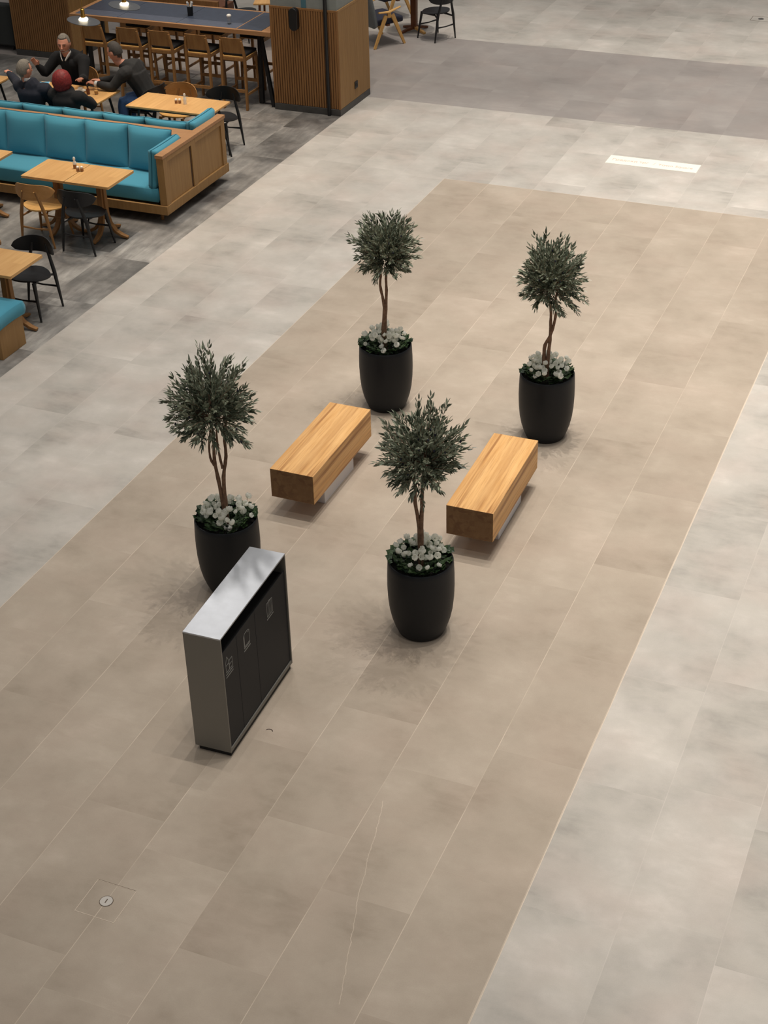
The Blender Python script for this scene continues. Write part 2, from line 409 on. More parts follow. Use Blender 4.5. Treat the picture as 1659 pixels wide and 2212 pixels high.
G().prism([(.065 * cos(a) * 1.0, (.09 if sin(a) >= 0 else -.09) + .065 * sin(a)) for a in [2 * pi * k / 24 for k in range(24)]], 1, -.09, -.01).build('housing', 'black_paint', spk, .006)
G().box(-.02, .02, -.012, 0, -.03, .03).build('bracket', 'socket_black', spk)
sk = thing('floor_socket', 'small black power socket low on the side of the pillar', 'socket', (-8.985, 20.228, .297))
G().box(.0, .012, -.05, .05, -.05, .05).build('plate', 'socket_black', sk, .003)
G().lathe([(.028, 0), (.028, .004), (.02, .004), (.02, 0)], 16).build('insert', 'black_paint', sk, loc=(.012, 0, 0), rot=(0, pi / 2, 0))

# ------------------------------------------------------------------ bar table
bt = thing('bar_table', 'long high bar table with slate blue tile top and oak edging', 'bar table', (-11.69, 20.165, 0))
bx = lambda x: x + 11.69; by = lambda y: y - 20.165
def frame_rect(g, x0, x1, y0, y1, z0, z1, l, r, f, b):
    g.box(x0, x1, y0, y0 + f, z0, z1); g.box(x0, x1, y1 - b, y1, z0, z1)
    g.box(x0, x0 + l, y0 + f, y1 - b, z0, z1); g.box(x1 - r, x1, y0 + f, y1 - b, z0, z1)
g = G(); frame_rect(g, bx(-13.36), bx(-10.035), by(19.67), by(20.66), 1.035, 1.1, .07, .16, .045, .05)
g.build('wooden_edging', 'oak_ledge', bt, .004)
G().box(bx(-13.29), bx(-10.195), by(19.715), by(20.61), 1.045, 1.09).build('tabletop', 'oak_panel', bt)
g = G(); g2 = G()
xs = [-13.285, -12.565, -11.57, -10.60]
for i in range(3):
    g.box(bx(xs[i] + .003), bx(xs[i + 1] - .003), by(19.985), by(20.607), 1.09, 1.1005)
    g2.box(bx(xs[i] + .003), bx(xs[i + 1] - .003), by(19.718), by(19.98), 1.09, 1.1005)
g.box(bx(-10.585), bx(-10.198), by(19.718), by(20.607), 1.09, 1.1005)
g.build('tile_inlay', 'slate_tile', bt, .0015); g2.build('tile_inlay', 'slate_tile_light', bt, .0015)
G().box(bx(-10.60), bx(-10.585), by(19.716), by(20.609), 1.09, 1.1008).build('divider_strip', 'oak_ledge', bt)
for s in (0, 1):
    X = -10.33 if s == 0 else -13.2
    k = 1 if s == 0 else -1
    G().tube([(bx(X), by(19.86), 0), (bx(X), by(19.9), 1.035)], (.032, .022), 4, True).build('leg', 'black_paint', bt, .002)
    G().tube([(bx(X + (.24 if s == 0 else .12) * k), by(19.76), 0), (bx(X), by(19.93), 1.035)], (.026, .022), 4, True).build('leg', 'black_paint', bt, .002)
    G().tube([(bx(X + (.26 if s == 0 else .12) * k), by(20.45), 0), (bx(X + .03 * k), by(20.35), 1.035)], (.026, .022), 4, True).build('leg', 'black_paint', bt, .002)
    G().box(bx(X) - .03, bx(X) + .03, by(19.82), by(20.5), 1.0, 1.035).build('cross_rail', 'black_paint', bt)
    G().box(bx(min(X, X + (.26 if s == 0 else .12) * k)), bx(max(X, X + (.26 if s == 0 else .12) * k)), by(19.86) - .02, by(19.86) + .02, 0, .012).build('foot_plate', 'black_paint', bt)

# ------------------------------------------------------------------ bar stools
def stool(label):
    t = thing('bar_stool', label, 'bar stool', group=None)
    for sx in (-1, 1):
        G().tube([(sx * .19, -.235, 0), (sx * .185, -.205, .76), (sx * .165, -.245, 1.0)], [(.02, .016), (.02, .018), (.015, .013)], 4, True, up=(0, 1, 0)).build('leg', 'oak_frame', t, .003)
        G().tube([(sx * .19, .19, 0), (sx * .175, .17, .74)], [(.018, .015), (.019, .017)], 4, True, up=(0, 1, 0)).build('leg', 'oak_frame', t, .003)
        G().box(sx * .18 - .01, sx * .18 + .01, -.2, .17, .70, .745).build('side_rail', 'oak_frame', t, .002)
        G().box(sx * .183 - .009, sx * .183 + .009, -.21, .175, .2, .235).build('stretcher', 'oak_frame', t, .002)
    G().box(-.18, .18, -.224, -.204, .25, .295).build('stretcher', 'oak_frame', t, .002)
    G().box(-.175, .175, .168, .19, .30, .345).build('footrest', 'oak_frame', t, .002)
    G().box(-.17, .17, -.21, -.185, .70, .745).build('rear_rail', 'oak_frame', t, .002)
    g = G(); n = 8; rows = [(.81, -.212, .172), (.92, -.228, .176), (1.035, -.25, .172)]
    for off in (0, .014):
        for z, y, w in rows:
            for i in range(n + 1):
                a = i / n * 2 - 1; g.v.append((a * w, y + .012 * a * a - off, z))
    N = n + 1; L = len(rows) * N
    for j in range(2):
        for i in range(n):
            a = j * N + i; g.f += [(a, a + 1, a + 1 + N, a + N), (a + L, a + L + N, a + 1 + L + N, a + 1 + L)]
    for i in range(n): g.f += [(i, i + L, i + 1 + L, i + 1), (2 * N + i, 2 * N + i + 1, 2 * N + i + 1 + L, 2 * N + i + L)]
    for j in range(2): g.f += [(j * N, (j + 1) * N, (j + 1) * N + L, j * N + L), (j * N + n, j * N + n + L, (j + 1) * N + n + L, (j + 1) * N + n)]
    g.build('backrest', 'oak_frame', t, .003)
    G().box(-.19, .19, -.2, .19, .745, .757).build('seat_board', 'oak_seat', t, .004)
    g = G().box(-.185, .185, -.165, .19, .757, .80); g.build('seat_pad', 'black_pad', t, .016)
    return t
st = stool('bar stool tucked against the slatted pillar end of the bar table')
GR = 'oak bar stools lined up at the near side of the bar table'
for i, (x, lb) in enumerate([(-10.57, 'oak bar stool nearest the slatted pillar, black seat pad, near side of the bar table'),
                             (-11.14, 'oak bar stool with black pad, second from the slatted pillar, near side of bar table'),
                             (-11.74, 'oak bar stool with black pad, middle one of the five on the near side'),
                             (-12.27, 'oak bar stool with black pad directly behind the head of the man in jeans'),
                             (-12.87, 'oak bar stool under the round pendant lamp, farthest from the slatted pillar')]):
    put(st, i > 0, (x, 19.715, 0), 0, lb, GR)
for i, (x, lb) in enumerate([(-10.75, 'far-side bar stool facing the camera, nearest the slatted pillar, seen under the bar table'),
                             (-11.42, 'far-side bar stool seen under the bar table, second from the slatted pillar'),
                             (-12.05, 'far-side bar stool seen under the bar table, third from the slatted pillar'),
                             (-12.7, 'far-side bar stool seen under the bar table, farthest from the slatted pillar')]):
    put(st, True, (x, 20.62, 0), pi, lb, 'bar stools on the far side of the bar table')

# things on the bar
c = thing('utensil_cup', 'black cup holding white napkins on the slate bar table', 'cup', (-11.56, 20.13, 1.1005))
G().lathe([(0, 0), (.04, 0), (.044, .13), (.038, .13), (.034, .01), (0, .01)], 20).build('cup', 'black_paint', c)
g = G()
for a in range(4):
    M = Matrix.Rotation(a * 1.5, 4, 'Z') @ Matrix.Rotation(.25, 4, 'X')
    g.box(-.015, .015, -.003, .003, .05, .2, M)
g.build('napkin', 'paper', c)
c = thing('candle_jar', 'clear glass candle jar with white candle near the pillar end of the bar', 'candle', (-10.80, 19.9, 1.1005))
G().lathe([(0, 0), (.028, 0), (.032, .09), (.029, .09), (.026, .006), (0, .006)], 20).build('jar', 'clear_glass', c)
G().ell((0, 0, .115), (.036, .036, .026), 16, 10).build('candle', 'white_ceramic', c)

# ------------------------------------------------------------------ banquette
XE = -9.335
bq = thing('banquette', 'long back-to-back oak banquette with teal seat cushions, panelled end beside the walkway', 'banquette', (-11.6, 16.09, 0))
qx = lambda x: x + 11.6; qy = lambda y: y - 16.09
XL = -14.2
g = G(); frame_rect(g, qx(XL), qx(XE), qy(15.28), qy(16.9), .12, .232, .03, .03, .03, .03)
g.box(qx(XL), qx(XE - .03), qy(15.31), qy(16.87), .14, .2)
g.build('base_frame', 'oak_panel', bq, .004)
g = G(); g.box(qx(XE - .105), qx(XE - .025), qy(15.305), qy(16.875), .232, .82)
g.build('end_panel', 'oak_panel', bq, .003)
g = G()
for y in (15.305, 16.0, 16.78):
    g.box(qx(XE - .025), qx(XE - .008), qy(y), qy(y + .095), .232, .82)
g.box(qx(XE - .025), qx(XE - .008), qy(15.402), qy(15.998), .76, .818); g.box(qx(XE - .025), qx(XE - .008), qy(16.097), qy(16.778), .76, .818)
g.build('end_stile', 'oak_panel', bq, .002)
G().box(qx(XE - .0255), qx(XE - .0235), qy(15.972), qy(15.999), .236, .757).build('shadow_groove', 'groove_backing', bq)
g = G(); g.box(qx(XE - .112), qx(XE - .003), qy(15.29), qy(16.9), .82, .862)
g.build('end_cap', 'oak_ledge', bq, .003)
G().box(qx(XL), qx(XE - .105), qy(16.0), qy(16.2), .232, .83).build('back_panel', 'oak_panel', bq)
G().box(qx(XL), qx(XE - .11), qy(15.96), qy(16.24), .83, .862).build('back_ledge', 'oak_ledge', bq, .003)
for x in (-9.5, -11.0, -12.4, -13.8):
    for y in (15.42, 16.76):
        G().tube([(qx(x), qy(y), 0), (qx(x), qy(y), .12)], [.018, .028], 12).build('leg', 'oak_frame', bq)

def cushion(name, w, d, h, label, loc, rot=(0, 0, 0), group=None, puff=.35, parent=None, cat='cushion', piping=True):
    """soft box: w along x, d along y, h along z, centred"""
    g = G(); n = 12; me_v = []
    bm = bmesh.new(); bmesh.ops.create_cube(bm, size=2)
    bmesh.ops.subdivide_edges(bm, edges=bm.edges, cuts=n, use_grid_fill=True)
    dims = [w, d, h]; ax = dims.index(min(dims)); oth = [i for i in range(3) if i != ax]
    rs = random.Random(sum(ord(q) for q in label))
    ph = [rs.uniform(0, 6) for _ in range(4)]
    for v in bm.verts:
        p = [v.co.x, v.co.y, v.co.z]; a, b = p[oth[0]], p[oth[1]]
        e = (1 - abs(a) ** 3.2) * (1 - abs(b) ** 3.2)
        t = (1 - puff) + puff * max(0, e) ** .5
        q = [0, 0, 0]
        q[ax] = p[ax] * t * dims[ax] / 2 + .006 * sin(3 * a + ph[0]) * cos(2.5 * b + ph[1]) * (1 if p[ax] > 0 else .5)
        pinch = .03 * (abs(a * b)) ** 2
        side = 1 - .12 * (abs(p[ax]) ** 2) * min(1, min(dims) / max(w, d, h) * 2)
        q[oth[0]] = a * dims[oth[0]] / 2 * (side - .03 * (1 - abs(b) ** 2) * (abs(a) ** 4)) * (1)
        q[oth[1]] = b * dims[oth[1]] / 2 * (side - .03 * (1 - abs(a) ** 2) * (abs(b) ** 4))
        v.co = q
    me = bpy.data.meshes.new(name); bm.to_mesh(me); bm.free()
    for p in me.polygons: p.use_smooth = True
    me.materials.append(MATS['teal_fabric'])
    o = bpy.data.objects.new(name, me); COL.objects.link(o); o.location = loc; o.rotation_euler = rot
    if parent: o.parent = parent
    else:
        tag(o, label, cat, group); pts = []
        for k in range(65):
            f = k % 64; sd, u = divmod(f, 16); u = u / 8 - 1
            a, b = [(u, -1), (1, u), (-u, 1), (-1, -u)][sd]
            q = [0, 0, 0]; q[oth[0]] = a * dims[oth[0]] / 2 * (1 - .03 * (1 - b * b) * a ** 4); q[oth[1]] = b * dims[oth[1]] / 2 * (1 - .03 * (1 - a * a) * b ** 4)
            pts.append(q)
        G().tube(pts, .0055, 6, cap=False).build('piping', 'teal_piping', o)
    return o
cushion('seat_cushion', 4.62, .66, .22, 'front seat', (qx(-11.76), qy(15.66), .335), puff=.22, parent=bq)
cushion('seat_cushion', 4.62, .62, .22, 'rear seat', (qx(-11.76), qy(16.56), .335), puff=.22, parent=bq)
GC = 'teal back cushions on the front of the banquette'
CL = ['front-seat teal back cushion partly hidden behind the upright side cushion',
      'plump teal back cushion second from the walkway end of the front seat',
      'teal back cushion third from the walkway end, front seat of the banquette',
      'teal back cushion farthest left that shows whole, front seat of the banquette',
      'teal back cushion cut off by the left edge of the photo']
for i in range(5):
    x = [-9.83, -10.48, -11.07, -11.65, -12.23][i]
    cushion('back_cushion', .62, .2, .56, CL[i], (x + (0 if i else -.03), 15.875 + .012 * (i % 2), .685), (R(-9), 0, R([-2, 1, -1, 1.5, 0][i])), GC, .62)
GC2 = 'teal back cushions on the rear of the banquette'
CL2 = ['rear teal back cushion next to the upright rear side cushion', 'rear teal back cushion in front of the blue jeans',
       'rear teal back cushion behind the back of the red-haired woman', 'rear teal back cushion behind the back of the grey-haired man in navy',
       'rear teal back cushion cut off by the left edge of the photo']
for i in range(5):
    x = [-9.86, -10.47, -11.07, -11.67, -12.27][i]
    cushion('back_cushion', .60, .14, .50, CL2[i], (x, 16.36, .675), (R(8), 0, 0), GC2, .4)
cushion('side_cushion', .17, .62, .48, 'upright teal side cushion against the oak end, front seat', (-9.53, 15.64, .66), (0, R(5), 0), 'teal side cushions', .35)
cushion('side_cushion', .17, .60, .5, 'upright teal side cushion against the oak end, rear seat', (-9.53, 16.58, .69), (0, R(5), 0), 'teal side cushions', .35)

# low bench at the left edge
bn = thing('low_bench', 'oak box bench with teal seat cushion cut off at the left edge beside the walkway', 'bench', (-9.75, 11.74, 0))
G().prism([(-.55, -.22), (.58, -.22), (.58, .20), (-.55, .20)], 2, 0, .33).build('bench_box', 'oak_panel', bn, .004)
cushion('seat_cushion', 1.2, .48, .17, 'x', (.02, -.01, .405), puff=.15, parent=bn)

# ------------------------------------------------------------------ tables
def pedestal_table(label, w, d):
    t = thing('square_table', label, 'table')
    o = G().box(-w / 2, w / 2, -d / 2, d / 2, .722, .75).build('tabletop', 'table_oak', t)
    b = o.modifiers.new('corner', 'BEVEL'); b.width = .03; b.segments = 5; b.limit_method = 'WEIGHT'
    me = o.data; at = me.attributes.new('bevel_weight_edge', 'FLOAT', 'EDGE')
    for e in me.edges:
        a, c_ = me.vertices[e.vertices[0]].co, me.vertices[e.vertices[1]].co
        at.data[e.index].value = 1. if abs(a.z - c_.z) > .01 else .12
    G().box(-.16, .16, -.16, .16, .695, .722).build('top_block', 'oak_frame', t, .004)
    for k in range(4):
        a = k * pi / 2 + pi / 2 * 0
        pts = [(.035, 0, .70), (.036, 0, .45), (.042, 0, .28), (.075, 0, .16), (.14, 0, .08), (.22, 0, .038), (.30, 0, .02)]
        G().tube([(p[0] * cos(a), p[0] * sin(a), p[2]) for p in pts], [(.018, .03)] * 5 + [(.018, .028), (.014, .022)], 4, True, up=(cos(a), sin(a), 0)).build('leg', 'oak_frame', t, .005)
    G().box(-.02, .02, -.02, .02, .3, .70).build('column_core', 'oak_frame', t)
    return t
pt = pedestal_table('x', .6, .6)
PT = 'square oak pedestal tables'
put(pt, False, (-9.885, 14.74, 0), 0, 'square oak pedestal table, right one of the joined pair before the teal seat', PT)
put(pt, True, (-10.486, 14.742, 0), 0, 'square oak pedestal table, left one of the joined pair, light oak chair drawn up', PT)
put(pt, True, (-11.645, 14.83, 0), 0, 'oak pedestal table at the left photo edge in front of the teal seat', PT)
put(pt, True, (-9.52, 12.225, 0), 0, 'oak pedestal table lowest in the photo, left edge, black chair behind it', PT)
put(pt, True, (-10.13, 12.225, 0), 0, 'oak table beyond the left edge, joined to the lowest pedestal table', PT)

def steel_table(label, w, d):
    t = thing('oak_table', label, 'table')
    G().box(-w / 2, w / 2, -d / 2, d / 2, .722, .75).build('tabletop', 'table_oak', t, .005)
    g = G(); frame_rect(g, -w / 2 + .05, w / 2 - .05, -d / 2 + .04, d / 2 - .04, .695, .722, .03, .03, .03, .03)
    g.build('under_frame', 'black_paint', t)
    for sx in (-1, 1):
        for sy in (-1, 1):
            G().tube([(sx * (w / 2 - .03), sy * (d / 2 - .03), 0), (sx * (w / 2 - .16), sy * (d / 2 - .07), .70)], [.012, .018], 10).build('leg', 'black_paint', t)
    return t
s1 = steel_table('x', 1.25, .585)
put(s1, False, (-10.31, 17.415, 0), 0, 'oak table with black legs and condiments, behind the banquette with two empty chairs', 'oak tables with black legs')
put(s1, True, (-11.965, 17.385, 0), 0, 'oak table with black legs around which four people sit', 'oak tables with black legs')
put(s1, True, (-13.75, 17.42, 0), 0, 'oak table with black legs cut off by the left edge beside the man in navy', 'oak tables with black legs')

# ------------------------------------------------------------------ chairs
def chair(label, mf, ms):
    t = thing('dining_chair', label, 'chair')
    for sx in (-1, 1):
        G().tube([(sx * .222, -.215, 0), (sx * .165, -.225, .40), (sx * .085, -.25, .70)], [.011, .022, .016], 10).build('leg', mf, t)
        G().tube([(sx * .222, .215, 0), (sx * .165, .165, .425)], [.011, .023], 10).build('leg', mf, t)
        G().tube([(sx * .168, -.225, .37), (sx * .10, -.08, .40), (sx * .165, .16, .405)], [(.012, .01), (.018, .012), (.014, .012)], 8).build('seat_rail', mf, t)
    G().tube([(-.19, -.222, .235), (0, -.222, .225), (.19, -.222, .235)], [(.014, .009), (.010, .008), (.014, .009)], 8).build('stretcher', mf, t)
    G().tube([(-.19, .19, .225), (0, .19, .215), (.19, .19, .225)], [(.014, .009), (.010, .008), (.014, .009)], 8).build('stretcher', mf, t)
    # seat: wide rounded shield
    g = G(); N = 36; R_ = 6
    def outline(a):
        x = .245 * cos(a); y = .205 * sin(a)
        if y < 0: x *= 1 - .22 * (abs(y) / .205) ** 1.5
        return x * (1 + .05 * cos(2 * a)), y + .0
    for side in (1, -1):
        base = len(g.v)
        g.v.append((0, 0, .428 if side > 0 else .414))
        for j in range(1, R_ + 1):
            for i in range(N):
                x, y = outline(2 * pi * i / N); q = j / R_
                z = .428 + .016 * q * q + (.006 * (y / .2) ** 2) if side > 0 else .414 + .016 * q * q * .9 + (0 if j < R_ else .004)
                g.v.append((x * q, y * q, z))
        for i in range(N): g.f.append((base, base + 1 + i, base + 1 + (i + 1) % N))
        for j in range(R_ - 1):
            for i in range(N):
                a = base + 1 + j * N + i; b = base + 1 + j * N + (i + 1) % N; g.f.append((a, b, b + N, a + N))
    o1 = 1 + (R_ - 1) * N; o2 = o1 + 1 + R_ * N
    for i in range(N): g.f.append((o1 + i, o1 + (i + 1) % N, o2 + (i + 1) % N, o2 + i))
    g.build('seat', ms, t, angle=50)
    # backrest: curved plank, deep in the middle and running out to rounded points
    g = G(); N = 24
    for off in (0, .013):
        for j in range(5):
            for i in range(N + 1):
                a = i / N * 2 - 1; hw = max(.0, 1 - abs(a) ** 3.2) ** .55
                zc = .69 - .012 * a * a; hh = .088 * hw + .006
                q = j / 4 * 2 - 1
                y = -.258 + .14 * a * a - off + .006 * q
                g.v.append((a * .265, y, zc + hh * q))
    M = N + 1; L = 5 * M
    for j in range(4):
        for i in range(N):
            a = j * M + i; g.f += [(a, a + 1, a + 1 + M, a + M), (a + L, a + M + L, a + 1 + M + L, a + 1 + L)]
    for i in range(N): g.f += [(i, i + L, i + 1 + L, i + 1), (4 * M + i, 4 * M + i + 1, 4 * M + i + 1 + L, 4 * M + i + L)]
    for j in range(4): g.f += [(j * M, (j + 1) * M, (j + 1) * M + L, j * M + L), (j * M + N, j * M + N + L, (j + 1) * M + N + L, (j + 1) * M + N)]
    g.build('backrest', 'oak_back_shaded' if ms == 'oak_seat' else ms, t, angle=50)
    for sx in (-1, 1):
        G().ell((sx * .08, -.277, .70), (.009, .005, .009), 10, 6).build('screw_cap', 'oak_seat' if mf != 'black_paint' else 'black_paint', t)
    return t
cb = chair('x', 'black_paint', 'black_paint'); cw = chair('x', 'oak_frame', 'oak_seat')
BG = 'black dining chairs'; WG = 'light oak dining chairs'
put(cb, False, (-9.90, 14.372, 0), R(-1), 'black dining chair beside the light oak chair, back to the camera, at the joined tables', BG)
put(cb, True, (-9.52, 12.635, 0), pi, 'black dining chair facing the camera at the lowest table, beside the walkway edge', BG)
put(cb, True, (-9.98, 17.93, 0), pi, 'black dining chair at the walkway end of the table behind the banquette', BG)
put(cb, True, (-9.1, 23.80, 0), R(62), 'black dining chair standing beyond the slatted pillar on light paving', BG)
put(cb, True, (-11.13, 17.97, 0), R(84), 'black chair under the man in blue jeans', BG)
put(cw, False, (-10.49, 14.40, 0), R(2), 'light oak dining chair with its back to the camera at the joined tables', WG)
put(cw, True, (-10.62, 17.90, 0), pi, 'light oak dining chair facing the camera behind the condiment table', WG)
put(cw, True, (-10.22, 12.68, 0), pi, 'light oak chair just showing at the left photo edge behind the lowest table', WG)
put(cw, True, (-12.3, 18.12, 0), pi, 'light oak chair under the man in black with open white collar', WG)

# ------------------------------------------------------------------ condiments
def condiments(x, y, lab1, lab2, x2, y2):
    c = thing('sauce_bottle', lab1, 'bottle', (x, y, .7505), 0, 'small bottles on the oak tables')
    G().lathe([(0, 0), (.021, 0), (.021, .05)], 16).build('oil_fill', 'brown_spice' if y < 16 else 'white_ceramic', c)
    G().lathe([(.0215, .05), (.022, .075), (.012, .095), (.011, .11)], 16).build('bottle_shoulder', 'white_ceramic', c)
    G().lathe([(.014, .108), (.016, .125), (.01, .14), (0, .142)], 16).build('stopper', 'white_ceramic', c)
    d = thing('shaker_caddy', lab2, 'shaker', (x2, y2, .7505), .3, 'shaker pairs on the oak tables')
    for s in (-1, 1):
        j = G().lathe([(0, 0), (.019, 0), (.02, .03), (.017, .042)], 14).build('shaker', 'brown_spice', d, loc=(s * .024, 0, 0))
        G().lathe([(.018, .04), (.018, .055), (.008, .062), (0, .062)], 14).build('shaker_cap', 'white_ceramic', j)
condiments(-10.29, 14.86, 'small oil bottle with white top on the joined tables before the teal seat', 'pair of brown shakers with white caps on the joined tables', -10.185, 14.80)
condiments(-10.205, 17.42, 'tall white bottle on the table behind the banquette', 'pair of brown shakers with white caps on the table behind the banquette', -10.31, 17.42)

p = thing('saucer', 'white saucer with cup on the table between the four people', 'saucer', (-11.82, 17.44, .7505))
G().lathe([(0, 0), (.04, 0), (.075, .014), (.073, .017), (.04, .004), (0, .004)], 24).build('plate', 'white_ceramic', p)
G().lathe([(0, .004), (.022, .004), (.034, .05), (.031, .05), (.02, .008), (0, .008)], 20).build('cup', 'white_ceramic', p)
p = thing('sauce_jar', 'dark brown bottle on the table beside the white saucer', 'bottle', (-11.655, 17.37, .7505))
G().lathe([(0, 0), (.024, 0), (.024, .06), (.012, .08), (.011, .105), (0, .105)], 16).build('bottle_body', 'red_brown_timber', p)
G().lathe([(.013, .1), (.013, .12), (0, .12)], 12).build('cap', 'black_paint', p)
p = thing('tea_glass', 'clear drinking glass nearest the table corner by the man in jeans', 'glass', (-11.545, 17.40, .7505))
G().lathe([(0, 0), (.025, 0), (.032, .1), (.029, .1), (.022, .008), (0, .008)], 20).build('glass_wall', 'clear_glass', p)
G().lathe([(0, .009), (.022, .009), (.026, .05), (0, .05)], 20).build('drink', 'oak_seat', p)
p = thing('serving_tray', 'black tray with crumpled white napkins between the woman and the man in navy', 'tray', (-12.44, 17.35, .7505))
G().box(-.12, .12, -.09, .09, 0, .02).build('tray', 'black_paint', p, .006)
g = G(); rr = random.Random(4)
for k in range(6):
    g.ell((rr.uniform(-.08, .08), rr.uniform(-.05, .05), .04), (.04, .032, .022), 10, 6, lambda d, q: q * (1 + .35 * sin(9 * d.x + k) * cos(8 * d.y)))
g.build('napkins', 'paper', p)
p = thing('phone', 'lit phone with pale blue screen lying at the far table edge', 'phone', (-12.5, 17.6, .7505), .4)
G().box(-.075, .075, -.037, .037, 0, .009).build('phone_body', 'paper', p, .003)
G().box(-.068, .068, -.032, .032, .009, .0105).build('screen', 'screen_blue', p)

# ------------------------------------------------------------------ pendant lamps
def pendant(label):
    t = thing('pendant_lamp', label, 'lamp', group='brass and disc pendant lamps')
    g = G().lathe([(.05, .0), (.215, -.006), (.217, -.002), (.215, .002), (.05, .008), (.05, 0)], 40)
    g.build('disc_shade', 'lamp_disc', t, rot=(R(-4), R(9), 0))
    G().ell((0, 0, .02), (.062, .062, .034), 24, 12).build('bulb', 'lamp_glow', t)
    G().lathe([(.0, .05), (.027, .05), (.027, .15), (.02, .155), (.02, .165), (0, .165)], 20).build('socket', 'brass', t)
    G().lathe([(.03, .045), (.034, .045), (.034, .062), (.03, .062)], 20).build('collar', 'brass', t)
    G().tube([(0, 0, .16), (0, 0, 4.6)], .003, 6).build('cord', 'brass', t)
    return t
pa = pendant('x')
put(pa, False, (-11.65, 17.47, 1.7), 0, 'pendant lamp with glowing bulb over the four people')
pb = put(pa, True, (-11.52, 18.30, 1.7), 0, 'pendant lamp with glowing bulb overlapping the slate bar top')

# ------------------------------------------------------------------ timber benches
def bench(loc, rz, label):
    t = thing('timber_bench', label, 'bench', loc, rz, 'laminated timber benches between the planters')
    G().box(-.2, .2, -.62, .62, .18, .455).build('seat_block', 'bench_timber', t, .003)
    G().box(-.152, .152, -.312, .312, 0, .18).build('pedestal', 'white_steel', t, .003)
    return t
bench((-5.096, 10.49, 0), R(0), 'laminated timber bench with white pedestal, the left one, between two left planters')
bench((-3.512, 10.475, 0), R(.9), 'laminated timber bench with white pedestal, the right one, behind the front olive tree')

# ------------------------------------------------------------------ recycling bin
rb = thing('recycling_station', 'silver three-section recycling bin with dark doors standing before the left planter', 'bin', (-4.197, 6.963, 0), R(1.87))
# local: x from -.275 (back) to 0 (doors), y 0 .. 1.057
G().box(-.275, 0, 0, 1.057, 1.013, 1.025).build('top_cover', 'brushed_steel', rb, .0015)
G().box(-.275, 0, 0, .012, .045, 1.013).build('end_panel', 'steel_side', rb, .001)
G().box(-.275, 0, 1.045, 1.057, .045, 1.013).build('end_panel', 'steel_side', rb, .001)
G().box(-.275, -.263, .012, 1.045, .045, 1.013).build('back_panel', 'steel_side', rb)
G().box(-.263, -.001, .012, 1.045, .045, .075).build('bottom_rail', 'steel_side', rb)
G().box(-.255, -.012, .02, 1.04, 0, .045).build('plinth', 'bin_dark', rb)
G().box(-.26, -.014, .013, 1.044, .08, .86).build('liner_box', 'bin_dark', rb); G().box(-.26, -.2, .013, 1.044, .861, 1.012).build('opening_back', 'bin_dark', rb)
D = [(.014, .238), (.241, .528), (.531, 1.043)]
for k, (a, b) in enumerate(D):
    d = G().box(-.013, -.009, a, b, .076, .888).build('door', 'bin_door', rb, .0015)
    g = G(); X = -.0086
    def ln(p, q, w=.0022):
        g.tube([(X, p[0], p[1]), (X, q[0], q[1])], [(w, .0008)] * 2, 4, True, up=(0, (q[1] - p[1]), -(q[0] - p[0])) if True else None)
    def poly(pp, w=.0022):
        for i in range(len(pp)): ln(pp[i], pp[(i + 1) % len(pp)], w)
    if k == 0:   # bottle and carton
        poly([(.058, .70), (.058, .775), (.070, .80), (.078, .818), (.084, .818), (.092, .80), (.104, .775), (.104, .70)]); ln((.058, .755), (.104, .755)); 
        poly([(.108, .70), (.108, .765), (.120, .772), (.154, .772), (.154, .70)]); ln((.108, .735), (.154, .735))
        ln((.052, .682), (.160, .682), .0035); ln((.052, .660), (.160, .660), .0035)
    if k == 1:   # paper sheets
        poly([(.350, .706), (.350, .80), (.362, .812), (.415, .812), (.430, .80), (.430, .706)])
        poly([(.342, .695), (.342, .79), (.350, .80), (.350, .706), (.430, .706), (.424, .695)], .0035); ln((.408, .795), (.420, .795))
        ln((.337, .674), (.436, .674), .004)
    if k == 2:   # waste basket
        poly([(.724, .695), (.720, .808), (.812, .808), (.812, .695)])
        for q in (.742, .760, .778, .796): ln((q, .70), (q, .80), .0018)
        ln((.752, .815), (.780, .815)); ln((.716, .675), (.822, .675), .0035)
    g.build('pictogram', 'icon_grey', d, smooth=False)

